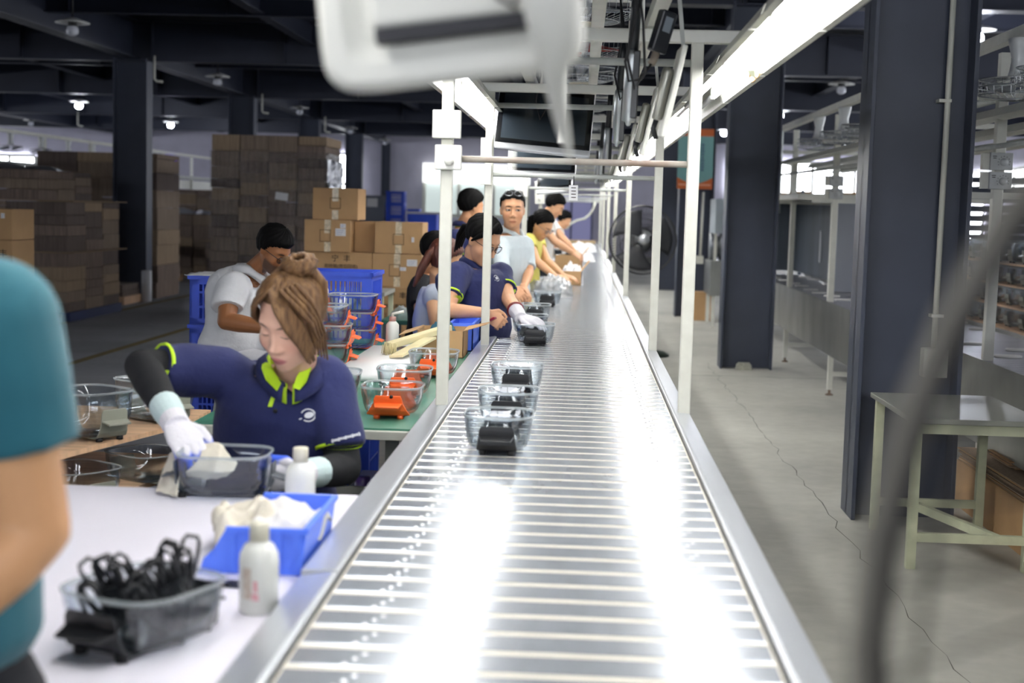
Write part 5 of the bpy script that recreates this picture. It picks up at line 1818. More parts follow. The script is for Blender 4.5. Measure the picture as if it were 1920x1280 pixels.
# --- man in navy polo seen from behind
pel = Vector((-.93, 11.4, .95))
J = dict(head=at(884, 388, y=11.4), neck=at(868, 424, y=11.42), pelvis=pel, sl=at(872, 440, y=11.75), sr=at(852, 446, y=11.15), el=at(885, 490, y=11.75), er=at(856, 500, y=11.1), wl=at(905, 500, y=11.6), wr=at(890, 515, y=11.2))
J.update(legs(pel.x, pel.y, pel.z, J['sr'] - J['sl']))
person('person', 'man in navy polo turned away behind the pale-shirted man', J, dict(skin='c9936c', yaw=300, pitch=12, fem=False, hs=1.06, bulk=1.1, handr=dict(d=(1, 0, 0), n=(0, 0, 1), t=(0, 1, 0)), handl=dict(d=(1, 0, 0), n=(0, 0, 1), t=(0, -1, 0))),
       dict(shirt=navy_cloth, sleeve=.6, trim=lime, collar=True, lining=lime, pants=black_trousers, seed=11.0), dict(short, thick=.02), .006)

# --- woman in yellow, bending over the belt
pel = at(984, 536, y=12.15)
pel.z = .88
J = dict(head=at(1016, 422, y=12.0), neck=at(994, 440, y=12.1), pelvis=pel, chest=at(986, 480, y=12.15), sl=at(1006, 448, y=12.34), sr=at(991, 452, y=11.92), el=at(1026, 490, y=12.15), er=at(1006, 490, y=11.8), wl=at(1056, 516, y=11.9), wr=at(1040, 517, y=11.72))
J.update(legs(pel.x, pel.y, pel.z, J['sr'] - J['sl']))
lh = [([(-.01 + .012 * k, -.07, .06), (.03 + .012 * k, -.095, .0), (.055, -.09 + .02 * k, -.08), (.06, -.06 + .03 * k, -.16 - .02 * k)], [.02, .026, .022, .006]) for k in range(4)]
yw, HMy, _ = person('person', 'long-haired woman in a yellow top bending over the belt', J,
                    dict(skin='d6a47c', yaw=240, pitch=38, fem=True, hs=1.0, arm=.9, bulk=.9, handr=dict(d=(.9, -.2, -.2), n=(0, -.3, .9), t=(.2, .9, 0), curl=(.3, .3, .3, .3)), handl=dict(d=(.9, -.3, -.2), n=(0, -.2, 1), t=(.3, -.9, 0), curl=(.25, .25, .25, .3))),
                    dict(shirt=mat('yellow_top', 'd9d06a', .85, bump=.1, bscale=120, var=.1, vscale=8), sleeve=.4, pants=jeans, seed=13.0),
                    dict(mat=black_hair, thick=.014, locks=lh, line=([-.10, -.06, -.02, .0, .03, .06, .09], [-.08, -.07, -.04, -.01, .04, .07, .082])), .005)
glasses(HMy, yw, mat('thin_metal_frame', '8a8078', .3, metal=.8))

# --- man in white at the next carton
pel = Vector((-.44, 15.0, .93))
J = dict(head=at(1040, 386, y=14.9), neck=at(1022, 408, y=15.0), pelvis=pel, sl=at(1030, 418, y=15.3), sr=at(1016, 420, y=14.8), el=at(1056, 448, y=15.1), er=at(1040, 452, y=14.7), wl=at(1076, 470, y=15.0), wr=at(1074, 474, y=14.75))
J.update(legs(pel.x, pel.y, pel.z, J['sr'] - J['sl']))
person('person', 'young man in white T-shirt leaning over the farther carton on the belt', J,
       dict(skin='d2a17c', yaw=265, pitch=35, fem=False, hs=1.02, handr=dict(d=(.8, -.1, -.5), n=(0, -.3, .9), t=(.2, .9, 0)), handl=dict(d=(.8, -.1, -.5), n=(0, -.2, 1), t=(.3, -.9, 0))),
       dict(shirt=mat('white_tshirt', 'e4e2dc', .85), sleeve=.6, pants=black_trousers, seed=17.0), dict(short), .006)
pel = Vector((-.52, 20.2, .93))
J = dict(head=at(1058, 412, y=20.2), neck=at(1048, 424, y=20.25), pelvis=pel, sl=(-.46, 20.5, 1.24), sr=(-.5, 20.0, 1.23), el=(-.33, 20.4, 1.08), er=(-.36, 19.95, 1.06), wl=(-.14, 20.3, 1.0), wr=(-.16, 20.05, .99))
J.update(legs(pel.x, pel.y, pel.z, (0, -1, 0)))
person('person', 'distant dark-haired worker leaning over the belt, smallest person in view', J,
       dict(skin='d2a17c', yaw=268, pitch=30, fem=True, handr=dict(d=(.8, -.1, -.3), n=(0, -.3, .9), t=(.2, .9, 0)), handl=dict(d=(.8, -.1, -.3), n=(0, -.2, 1), t=(.3, -.9, 0))),
       dict(shirt=mat('cream_tshirt', 'd9d2c4', .85), sleeve=.6, pants=black_trousers, seed=19.0), dict(short), .007)

# --- two seated workers behind the nearest left post
pel = at(800, 610, y=9.1)
pel.z = .62
J = dict(head=at(818, 474, y=9.05), neck=at(808, 512, y=9.1), pelvis=pel, sl=at(832, 530, y=9.35), sr=at(790, 534, y=8.9), el=at(845, 575, y=9.2), er=at(788, 590, y=8.75), wl=at(860, 590, y=9.05), wr=at(822, 596, y=8.7))
J.update(hl=pel + Vector((.05, .09, 0)), hr=pel + Vector((.0, -.09, 0)), kl=pel + Vector((.42, .06, .0)), kr=pel + Vector((.40, -.14, .0)), al=Vector((pel.x + .4, pel.y + .06, .09)), ar=Vector((pel.x + .38, pel.y - .14, .09)))
hnd = dict(handr=dict(d=(.9, 0, -.2), n=(0, -.3, .9), t=(.2, .9, 0)), handl=dict(d=(.9, 0, -.2), n=(0, -.2, 1), t=(.3, -.9, 0)))
person('person', 'seated person in black shirt behind the nearest left post', J, dict(skin='c9936c', yaw=275, pitch=20, fem=False, **hnd), dict(shirt=mat('black_shirt', '17181c', .9), sleeve=.7, pants=black_trousers, seed=23.0), dict(short), .006)
pel2 = at(812, 660, y=8.2)
pel2.z = .60
J = dict(head=at(836, 490, y=8.15), neck=at(824, 532, y=8.2), pelvis=pel2, sl=at(846, 552, y=8.4), sr=at(812, 556, y=8.02), el=at(850, 600, y=8.3), er=at(818, 612, y=7.9), wl=at(866, 610, y=8.1), wr=at(845, 622, y=7.85))
J.update(hl=pel2 + Vector((.05, .09, 0)), hr=pel2 + Vector((.0, -.09, 0)), kl=pel2 + Vector((.36, .10, .0)), kr=pel2 + Vector((.34, -.10, .0)), al=Vector((pel2.x + .34, pel2.y + .1, .09)), ar=Vector((pel2.x + .32, pel2.y - .1, .09)))
lh = [([(.03 - .02 * k, -.08, .06), (.045 - .02 * k, -.10, -.0), (.05 - .02 * k, -.105, -.1), (.05 - .02 * k, -.10, -.20)], [.02, .026, .024, .01]) for k in range(4)]
person('person', 'seated person with red-brown hair and pale grey top behind the nearest left post', J, dict(skin='d6a47c', yaw=272, pitch=25, fem=True, arm=.9, bulk=.95, **hnd),
       dict(shirt=mat('pale_grey_top', 'b4bccb', .85, bump=.1, bscale=140), sleeve=.12, pants=black_trousers, seed=29.0, wrinkle=.004), dict(mat=red_hair, thick=.016, locks=lh, line=([-.10, -.06, -.02, .0, .03, .06, .09], [-.08, -.07, -.05, -.02, .04, .07, .082])), .006)
for q, lab in ((pel, 'stool under the seated person in black'), (pel2, 'stool under the seated person in the pale grey top')):
    st = thing('work_stool', lab, 'stool', (q.x, q.y, 0))
    MB().lathe([(.16, 0), (.17, .01), (.17, .04), (.15, .05)], (0, 0, q.z - .19), 20).build('seat', dark_rubber, st)
    for a in range(4):
        b_ = PI / 4 + a * PI / 2
        MB().cyl((.18 * math.cos(b_), .18 * math.sin(b_), 0), (.1 * math.cos(b_), .1 * math.sin(b_), q.z - .185), .014, 10).build('leg', galv, st)

# ------------------------------------------------------------------ left background: stacks of flat cartons
EDGES = [card_edge, card_edge_dark, mat('cardboard_edges_mid', 'a08e7c', .95, var=.6, vscale=55, stretch=(1, 1, .05), var2='60524a'), mat('cardboard_edges_deep', '7c6e66', .95, var=.6, vscale=50, stretch=(1, 1, .05), var2='463e3a')]


def pallet(t, x0, x1, y0, y1, z0, mt, h=.12):
    m = MB()
    m.box(x0, x1, y0, y1, z0 + h - .02, z0 + h)
    for k in range(3):
        x = x0 + (x1 - x0 - .1) * k / 2
        m.box(x, x + .1, y0, y1, z0, z0 + h - .02)
    m.build('pallet', mt, t, world=True)


def flat_stack(label, x0, x1, y0, y1, z0, z1, nx, ny, nl, seed, pal=None, side_pale=True, film_on=False, sheet=False, group='stacks of flattened cartons'):
    """A load of flattened-carton bundles: visible bundles are parts, nx across, ny deep, about nl layers."""
    t = thing('cardboard_stack', label, 'cardboard stack', ((x0 + x1) / 2, (y0 + y1) / 2, z0), 0, group)
    rr = random.Random(seed)
    zb = z0
    if pal:
        pallet(t, x0 - .03, x1 + .03, y0 - .02, y1 + .02, z0, pal)
        zb += .121
    for i in range(nx):
        for j in range(ny):
            if j > 0 and i < nx - 1:
                continue
            xa, xb = x0 + (x1 - x0) * i / nx, x0 + (x1 - x0) * (i + 1) / nx
            ya, yb = y0 + (y1 - y0) * j / ny, y0 + (y1 - y0) * (j + 1) / ny
            z = zb
            while z < z1 - .02:
                h = min((z1 - zb) / nl * rr.uniform(.7, 1.35), z1 - z)
                if z1 - z - h < .06:
                    h = z1 - z
                d = rr.uniform(-.012, .012)
                MB().box(xa + .008 + d, xb - .008 + d, ya + .004 + rr.uniform(-.01, .012), yb - .004, z, z + h - .007).build('carton_bundle', EDGES[rr.choice((0, 1, 1, 2, 2, 3))], t, world=True)
                z += h
    if sheet:
        MB().box(x0 - .06, x1 + .09, y0 - .05, y1 + .05, z1, z1 + .012).build('slip_sheet', mat('slip_sheet_board', 'a08a70', .9), t, world=True)
    if film_on:
        m = MB()
        e = .012
        nxs = 30
        for (a, b_, fx) in (((x0 - e, y0 - e), (x1 + e, y0 - e), 0), ((x1 + e, y0 - e), (x1 + e, y1 + e), 1)):
            m.sheet(40, 40, lambda u, v, a=a, b_=b_, fx=fx: (a[0] + (b_[0] - a[0]) * u + (.01 * noise.noise(Vector((u * 9, v * 24, 1))) if fx else 0), a[1] + (b_[1] - a[1]) * u - (0 if fx else .01 * noise.noise(Vector((u * 9, v * 24, 4)))), zb + (z1 - .22 - zb) * v))
        m.build('stretch_film', glassy('stretch_film', tint='f4f4f4', edge='e6e6e6', gloss=.07, haze=.025, refl=1.5, bump=1.0), t, world=True)
    return t


tower = flat_stack('tall shrink-wrapped tower of flattened cartons behind the seated man in white', -5.0, -3.44, 19.0, 20.2, 0, 2.46, 4, 1, 14, 3, pal=mat('pallet_blue', '1e2c58', .6), film_on=True)
p = at(528, 368, y=18.96)
MB().obox(p, (.17, .004, .10), Matrix.Rotation(.12, 3, 'Y')).build('label_sheet', paper, tower, world=True)
m = MB().sheet(30, 60, lambda a, b: (-3.415 + .05 * max(0, noise.noise(Vector((a * 6, b * 14, 3)))), 18.99 + 1.22 * a, .7 + 1.45 * b), 0)
m.build('crumpled_film', mat('silvery_film', 'b9bcc2', .22, metal=.5, bump=.8, bscale=16, var=.35, vscale=22), tower, world=True)
flat_stack('bottom tier of the big brown carton stack at far left, on dark blue pallets', -9.5, -6.40, 17.5, 19.5, 0, .865, 4, 3, 5, 5, pal=mat('pallet_blue', '1e2c58', .6), sheet=True)
flat_stack('middle tier of the big brown carton stack at far left', -9.5, -6.40, 17.5, 19.5, .88, 1.505, 4, 3, 4, 6, sheet=True)
flat_stack('top tier of the big brown carton stack at far left, with white film on top', -9.5, -6.75, 17.5, 19.4, 1.52, 1.90, 4, 3, 3, 7)
flat_stack('dark carton stack behind the big left stack, passing behind the left column', -8.6, -6.66, 22.15, 23.4, 0, 2.28, 3, 1, 8, 8)
flat_stack('small pallet of loose cartons at the foot of the big left column', -7.3, -6.72, 20.6, 21.4, 0, .30, 2, 1, 2, 9, pal=wood)
flat_stack('dark carton stack under the far white frame, right of the left column', -8.7, -7.35, 28.3, 29.6, 0, 1.28, 3, 1, 6, 10)
flat_stack('tall dark carton stack deep under the far white frame', -9.4, -8.3, 32.4, 33.4, 0, 1.80, 2, 1, 8, 31)
flat_stack('low pallet of cartons in front of the far white frame, right of the left column', -8.3, -7.75, 26.6, 27.3, 0, .50, 2, 1, 4, 12, pal=wood)
flat_stack('carton stack just left of the wrapped tower, half hidden by it', -7.25, -5.9, 27.2, 28.4, 0, .78, 3, 1, 4, 13, pal=mat('pallet_blue', '1e2c58', .6), sheet=True)


def film_heap(label, x0, x1, y0, y1, z, h, seed):
    def fn(a, b):
        e = max(0, 1 - (abs(a * 2 - 1) ** 3 + abs(b * 2 - 1) ** 3))
        return (x0 + (x1 - x0) * a, y0 + (y1 - y0) * b, z + .003 + h * e ** .5 * max(.08, .45 + .9 * noise.noise(Vector((a * 5 + seed, b * 4, seed)))))
    return tag(MB().sheet(36, 18, fn).build('loose_film', mat('loose_white_film', 'c6c8d2', .35)), label, 'plastic film')


film_heap('loose white film heaped on top of the big left carton stack', -9.3, -6.9, 17.6, 19.2, 1.90, .12, 1)
film_heap('loose white film on the dark stack under the far white frame', -8.6, -7.5, 28.4, 29.4, 1.28, .12, 4)
t = thing('film_roll', 'white roll of film standing at the foot of the big left column', 'roll', (-6.62, 21.45, 0))
MB().lathe([(.076, 0), (.078, .01), (.078, .47), (.074, .475), (.03, .476)], n=24).build('roll', mat('white_film_roll', 'd6d8de', .4), t)


# ------------------------------------------------------------------ cartons
def carton(label, x0, x1, y0, y1, z0, z1, marks=(), tape_on=True, group='kraft cartons in the packed stack', m=cardboard):
    t = thing('carton', label, 'box', ((x0 + x1) / 2, (y0 + y1) / 2, z0), 0, group)
    MB().box(x0, x1, y0, y1, z0, z1).build('body', m, t, world=True, bevel=.004)
    xm = (x0 + x1) / 2
    if tape_on:
        tp = MB()
        tp.box(xm - .026, xm + .026, y0 - .0015, y0 - .0005, z1 - (z1 - z0) * .42, z1)
        tp.box(xm - .026, xm + .026, y0 - .0015, y1, z1 + .0005, z1 + .0015)
        tp.build('tape', tape, t, world=True)
        MB().box(xm - .026, xm + .026, y0 - .0015, y0 - .0005, z0, z0 + (z1 - z0) * .30).build('tape', tape, t, world=True)
    for (kind, u, v, w, h) in marks:
        cx, cz = x0 + (x1 - x0) * u, z0 + (z1 - z0) * v
        if kind == 'label':
            MB().box(cx - w / 2, cx + w / 2, y0 - .003, y0 - .0015, cz - h / 2, cz + h / 2).build('shipping_label', paper, t, world=True)
            g = MB()
            for k in range(3):
                g.box(cx - w * .4, cx + w * (.1 + .1 * k), y0 - .0036, y0 - .003, cz - h * .3 + k * h * .26, cz - h * .3 + k * h * .26 + h * .05)
            g.build('label_print', mat('blue_grey_print', '8890b0', .8), t, world=True)
        elif kind == 'frame':
            g = MB()
            for (a, b_, c, d) in ((-w / 2, w / 2, -h / 2, -h / 2 + .006), (-w / 2, w / 2, h / 2 - .006, h / 2), (-w / 2, -w / 2 + .006, -h / 2, h / 2), (w / 2 - .006, w / 2, -h / 2, h / 2)):
                g.box(cx + a, cx + b_, y0 - .0022, y0 - .0015, cz + c, cz + d)
            g.build('printed_frame', ink_pale, t, world=True)
        elif kind == 'blocks':                          # a line of characters too faded to read
            g = MB()
            for k in range(6):
                for (a, b_, c, d) in ((0, .024, .012, .016), (.003, .021, -.002, .002), (.010, .014, -.016, .016), (0, .024, -.016, -.012)):
                    g.box(cx - .1 + .034 * k + a, cx - .1 + .034 * k + b_, y0 - .0022, y0 - .0015, cz + c, cz + d)
            g.build('faded_print', ink_pale, t, world=True)
        else:
            text_part(kind, h, plane_m((cx, y0 - .002, cz), (1, 0, 0), (0, 0, 1)), ink if w else ink_pale, t)
    return t


Y_ = 11.5
def cx(u, v): return at(u, v, y=Y_)
def cbox(label, u0, v0, u1, v1, dy=0.0, depth=.42, **k):
    a, b_ = at(u0, v0, y=Y_ + dy), at(u1, v1, y=Y_ + dy)
    return (a.x, b_.x, b_.z, a.z)


ZR = [0, .32, .64, .915, 1.185, 1.445, 1.70]
carton('kraft carton at the very top of the packed stack', -2.185, -1.815, Y_, Y_ + .42, ZR[5], ZR[6], [('frame', .5, .52, .09, .09)])
carton('kraft carton with two white labels, left of the second row from the top', -2.245, -1.865, Y_ - .03, Y_ + .42, ZR[4], ZR[5] - .002, [('label', .78, .62, .085, .06), ('label', .83, .82, .045, .035), ('frame', .45, .5, .09, .10)])
carton('shadowed kraft carton set back between its neighbours in the second row', -1.86, -1.62, Y_ + .12, Y_ + .5, ZR[4], ZR[5] - .01, tape_on=False)
carton('kraft carton with a torn white patch, right of the second row from the top', -1.675, -1.285, Y_, Y_ + .4, ZR[4], ZR[5] - .005, [('label', .80, .45, .022, .04), ('frame', .5, .45, .09, .09)])
carton('kraft carton with large black Chinese lettering, behind the blue crate', -2.255, -1.695, Y_, Y_ + .45, ZR[3], ZR[4] - .002, [('宁  丰', .55, .80, 1, .062), ('周转箱(周后回收)', .55, .57, 1, .036)], tape_on=False)
carton('kraft carton with a square white label and a tilted sticker, right in the third row', -1.69, -1.285, Y_, Y_ + .45, ZR[3], ZR[4] - .004, [('label', .80, .74, .085, .055), ('label', .62, .55, .05, .03), ('frame', .45, .5, .09, .10)])
carton('kraft carton in the fourth row, mostly behind the blue crate', -2.255, -1.695, Y_, Y_ + .45, ZR[2], ZR[3] - .003, tape_on=False)
carton('kraft carton with three lines of dark Chinese print, below the labelled one', -1.69, -1.20, Y_, Y_ + .45, ZR[2], ZR[3] - .003, [('宁  丰', .42, .74, 1, .062), ('周转箱(周后回收)', .42, .42, 1, .036), ('blocks', .42, .16, 0, .034)], tape_on=False)
for k in (0, 1):
    for (a, b_, s_) in ((-2.25, -1.70, 'left'), (-1.69, -1.2, 'right')):
        carton('kraft carton low in the packed stack, %s column, %s row' % (s_, 'floor' if k == 0 else 'second'), a, b_, Y_ + .01, Y_ + .45, ZR[k], ZR[k + 1] - .003, tape_on=False)
for k in range(6):
    carton(['carton at the base of the left-edge pile', 'carton second from the floor in the left-edge pile', 'carton third from the floor in the left-edge pile', 'carton fourth from the floor in the left-edge pile',
            'kraft carton with black print, second from top at the left photo edge', 'kraft carton with two small labels, top one at the left photo edge'][k], -5.0, -4.465, 11.0, 11.45, .2445 * k, .2445 * (k + 1) - .003,
           [[], [], [], [], [('丰', .86, .55, 1, .07)], [('label', .86, .78, .03, .04), ('label', .72, .45, .06, .08)]][k], tape_on=False, group='kraft cartons piled at the left edge')
carton('small brown carton behind the left blue crates', -2.36, -2.25, 8.62, 8.9, .42, .97, tape_on=False, m=card_dark, group='small cartons by the blue crates')
carton('brown carton under the small one behind the left blue crates', -2.46, -2.22, 8.62, 8.95, 0, .417, tape_on=False, m=card_dark, group='small cartons by the blue crates')


# ------------------------------------------------------------------ blue crates
def make_crate(label, w, d, h, group):
    t = thing('plastic_crate', label, 'crate', (0, 0, 0), 0, group)
    m = MB()
    m.box(-w / 2, w / 2, -d / 2, d / 2, 0, .012)
    for z0, z1 in ((0, .035), (h - .05, h - .004)):
        for s_ in (-1, 1):
            m.box(-w / 2, w / 2, min(s_ * d / 2, s_ * (d / 2 - .014)), max(s_ * d / 2, s_ * (d / 2 - .014)), z0, z1)
            m.box(min(s_ * w / 2, s_ * (w / 2 - .014)), max(s_ * w / 2, s_ * (w / 2 - .014)), -d / 2, d / 2, z0, z1)
    for sx in (-1, 1):
        for sy in (-1, 1):
            m.box(min(sx * w / 2, sx * (w / 2 - .05)), max(sx * w / 2, sx * (w / 2 - .05)), min(sy * d / 2, sy * (d / 2 - .015)), max(sy * d / 2, sy * (d / 2 - .015)), 0, h - .01)
            m.box(min(sx * w / 2, sx * (w / 2 - .015)), max(sx * w / 2, sx * (w / 2 - .015)), min(sy * d / 2, sy * (d / 2 - .05)), max(sy * d / 2, sy * (d / 2 - .05)), 0, h - .01)
    m.build('frame', blue_plastic, t)
    for s_ in (-1, 1):
        g = MB()
        n = int(w / .026)
        for k in range(1, n):
            x = -w / 2 + w * k / n
            g.box(x - .004, x + .004, min(s_ * (d / 2 - .002), s_ * (d / 2 - .012)), max(s_ * (d / 2 - .002), s_ * (d / 2 - .012)), .03, h - .045)
        for z in (.36, .66):
            g.box(-w / 2, w / 2, min(s_ * (d / 2 - .001), s_ * (d / 2 - .013)), max(s_ * (d / 2 - .001), s_ * (d / 2 - .013)), h * z - .006, h * z + .006)
        g.build('lattice_side', blue_plastic, t)
        g = MB()
        n = int(d / .026)
        for k in range(1, n):
            y = -d / 2 + d * k / n
            g.box(min(s_ * (w / 2 - .002), s_ * (w / 2 - .012)), max(s_ * (w / 2 - .002), s_ * (w / 2 - .012)), y - .004, y + .004, .03, h - .045)
        for z in (.36, .66):
            g.box(min(s_ * (w / 2 - .001), s_ * (w / 2 - .013)), max(s_ * (w / 2 - .001), s_ * (w / 2 - .013)), -d / 2, d / 2, h * z - .006, h * z + .006)
        g.build('lattice_side', blue_plastic, t)
    r = MB()
    for s_ in (-1, 1):
        r.box(-w / 2 - .01, w / 2 + .01, min(s_ * (d / 2 + .01), s_ * (d / 2 - .01)), max(s_ * (d / 2 + .01), s_ * (d / 2 - .01)), h - .022, h)
        r.box(min(s_ * (w / 2 + .01), s_ * (w / 2 - .01)), max(s_ * (w / 2 + .01), s_ * (w / 2 - .01)), -d / 2 - .01, d / 2 + .01, h - .022, h)
    r.build('rim', blue_plastic, t)
    return t


c1 = make_crate('blue lattice crate at the floor under the left crate stack', .56, .40, .284, 'blue lattice crates left of the man in white')
c1.location = (-1.985, 8.36, 0)
for k, lab in ((1, 'blue lattice crate second from the floor in the left stack'), (2, 'blue lattice crate just below the top of the left stack'), (3, 'top blue lattice crate left of the man in white, under a white sheet')):
    dup(c1, (-1.985, 8.36, .285 * k), 0, lab)
tag(MB().sheet(20, 14, lambda a, b: (-2.29 + .5 * a, 8.14 + .44 * b, 1.145 + .01 * noise.noise(Vector((a * 5, b * 5, 2))) + .07 * max(0, a - .45) * (1 - b * .3)), 0, .004).build('white_sheet', paper),
    'white sheet laid over the top left blue crate', 'sheet')
c2 = make_crate('blue crate at the floor under the right crate stack', .60, .42, .40, 'blue lattice crates right of the man in white')
c2.location = (-1.445, 7.99, 0)
dup(c2, (-1.445, 7.99, .401), 0, 'middle blue crate of the right stack behind the orange dishes')
dup(c2, (-1.445, 7.99, .802), 0, 'top blue crate full of white packing, behind the woman\'s head')
heap('white_packing', 'white packing material filling the top right blue crate', 'packing', -1.445, 7.99, .27, .185, .22, 6.6, paper, .82)
t = thing('paper_folder', 'white folder propped up in front of the man in white', 'paper', at(540, 495, y=7.95))
MB().obox((0, 0, 0), (.16, .02, .10), Matrix.Rotation(-.22, 3, 'Y') @ Matrix.Rotation(-.3, 3, 'X')).build('folder', paper, t)

ct = make_crate('far blue crate, lowest of the tall crate tower at the back', .38, .40, .265, 'blue crates far behind the kraft cartons')
ct.location = (-3.95, 30.2, 0)
for k in range(1, 7):
    dup(ct, (-3.95, 30.2, .266 * k), 0, 'far blue crate in the tall tower, %s' % ['second from floor', 'third from floor', 'fourth from floor', 'third from top', 'second from top', 'topmost'][k - 1])
for k in range(5):
    dup(ct, (-3.56, 30.2, .30 * k), 0, 'far blue crate in the shorter stack beside the tower, %s' % ['floor one', 'second', 'third', 'fourth', 'topmost'][k]).scale = (.66, 1, 1.12)
lc = bin_simple('storage_tub', 'far blue tub with a white lid right of the crate stacks', 'tub', -3.4, -2.86, 28.0, 28.5, 1.05, .36, blue_plastic)
MB().box(-3.46, -2.74, 27.95, 28.55, 1.41, 1.45).build('lid', mat('white_lid', 'd9dae4', .5), lc, world=True)
for k in range(3):
    pt = thing('plastic_pallet', 'blue plastic pallet in the pile under the white-lidded tub, %s' % ['lowest', 'middle', 'top'][k], 'pallet', (-3.0, 28.25, .35 * k), 0, 'blue pallets far behind the kraft cartons')
    pallet(pt, -3.5, -2.45, 27.9, 28.7, .35 * k, blue_plastic, .349)
gc = thing('grey_cabinet', 'grey metal cabinet with a white notice left of the blue crate tower', 'cabinet', (-4.42, 30.3, 0))
MB().box(-4.66, -4.18, 30.0, 30.5, 0, 1.76).build('body', mat('grey_cabinet_paint', '6f7480', .5), gc, world=True, bevel=.006)
MB().box(-4.55, -4.32, 29.99, 29.999, 1.52, 1.70).build('notice', paper, gc, world=True)

# small tables between the stacks
def table(label, x0, x1, y0, y1, z, top, legm, name='side_table'):
    t = thing(name, label, 'table', ((x0 + x1) / 2, (y0 + y1) / 2, 0))
    MB().box(x0, x1, y0, y1, z - .03, z).build('table_top', top, t, world=True, bevel=.003)
    for x in (x0 + .03, x1 - .03):
        for y in (y0 + .03, y1 - .03):
            MB().box(x - .018, x + .018, y - .018, y + .018, 0, z - .03).build('leg', legm, t, world=True)
    f = MB()
    for y in (y0 + .03, y1 - .03):
        f.box(x0 + .03, x1 - .03, y - .012, y + .012, .2, .23)
    f.box((x0 + x1) / 2 - .012, (x0 + x1) / 2 + .012, y0 + .03, y1 - .03, .2, .23)
    f.build('brace', legm, t, world=True)
    return t


table('green-topped table with a plastic bag, in front of the kraft cartons', -1.34, -.84, 9.55, 10.3, .80, green, mat('grey_leg_paint', '73756f', .5))
heap('plastic_bag', 'crumpled clear bag lying on the green-topped table', 'bag', -1.17, 9.75, .13, .14, .08, 3.3, bag, .80)
heap('work_glove', 'cream glove lying on the green-topped table', 'glove', -1.0, 9.8, .10, .12, .08, 6.3, mat('cream_knit', 'ddd6bc', .9), .80)
table('cream-legged grey table behind the right blue crate', -1.86, -1.44, 10.45, 11.05, .93, mat('grey_table_top', '9b9d95', .5), cream_steel)
tag(MB().box(-.98, -.86, 6.98, 7.28, TT, TT + .004).build('paper_slip', paper), 'printed white slip on the green bench behind the pump bottle', 'paper')

# ------------------------------------------------------------------ far left conveyor frame with hanging fans
t = thing('overhead_gantry', 'far white overhead frame with hanging fans beyond the brown stacks', 'frame', (-9.6, 24, 0))
MB().box(-9.63, -9.57, 20.2, 40, 2.60, 2.66).build('top_rail', white_steel, t, world=True)
MB().box(-9.68, -9.52, 20.2, 40, 2.06, 2.13).build('lower_rail', galv, t, world=True)
MB().box(-9.66, -9.62, 20.2, 40, 1.82, 2.03).build('valance', white_steel, t, world=True)
y = 20.3
while y < 40:
    MB().box(-9.63, -9.57, y - .03, y + .03, 0, 2.6).build('post', white_steel, t, world=True)
    y += 2.4
MB().box(-10.4, -9.5, 20.2, 40, .7, .8).build('bed', panel_steel, t, world=True)


def drop_fan(x, y, z, label, group, face=-1, proto=[None], rz=0.0):
    """White moulded wall-fan hung head down from a rail."""
    if proto[0] is None or group not in proto[0]:
        t = thing('hanging_fan', label, 'fan', (x, y, z), rz, group)
        MB().loft([[Vector((p.x, p.y, zz)) for p in rrect(a, b_, 18, 3)] for a, b_, zz in ((.055, .07, 0), (.05, .065, -.03), (.035, .045, -.10), (.042, .055, -.16), (.05, .06, -.19))], True).build('housing', mat('fan_housing_white', 'dfe2e2', .3, coat=.2), t)
        g = MB()
        R = .2
        for r_, zz in ((R, -.25), (R * .97, -.21), (R * .97, -.29), (R * .5, -.31), (R * .3, -.2)):
            g.tube([(r_ * math.cos(k * PI / 14), r_ * math.sin(k * PI / 14), zz) for k in range(29)], .003, 5, False)
        for k in range(28):
            a = 2 * PI * k / 28
            c, s_ = math.cos(a), math.sin(a)
            g.tube([(R * .3 * c, R * .3 * s_, -.2), (R * .97 * c, R * .97 * s_, -.21), (R * c, R * s_, -.25), (R * .97 * c, R * .97 * s_, -.29), (R * .5 * c, R * .5 * s_, -.31), (.02 * c, .02 * s_, -.315)], .0016, 4, False)
        g.build('guard', mat('chrome_wire', 'c4c8ca', .25, metal=.8), t)
        for k in range(3):
            a0 = 2 * PI * k / 3

            def fn(a, b, a0=a0):
                r = R * (.16 + .72 * b)
                th = a0 + (a - .5) * 1.5 * (.6 + .4 * b)
                return (r * math.cos(th), r * math.sin(th), -.25 + .05 * (a - .5))
            MB().sheet(7, 7, fn, 0, .002).build('blade', mat('grey_fan_blade', 'a8aeb4', .25, coat=.3), t)
        proto[0] = dict(proto[0] or {}, **{group: t})
        return t
    return dup(proto[0][group], (x, y, z), rz, label)


for k in range(9):
    drop_fan(-9.6, 20.9 + 1.35 * k, 2.6, 'white fan hanging in the row from the far left frame' if k else 'white fan hanging at the near end of the far left frame', 'white fans hung from the far left frame')
t = thing('digital_display', 'small purple digital display glowing under the far left frame', 'display', at(321, 301, y=33))
MB().box(-.12, .12, -.02, .02, -.10, .10).build('screen', mat('purple_led', '6a3cff', .4, emit='6a30ff', power=1.6), t)
t = thing('status_light', 'green status light left of the purple display', 'light', at(299, 306, y=33))
MB().ball((0, 0, 0), .07, 12, 8).build('lens', mat('green_led', '20c060', .4, emit='18d060', power=1.5), t)

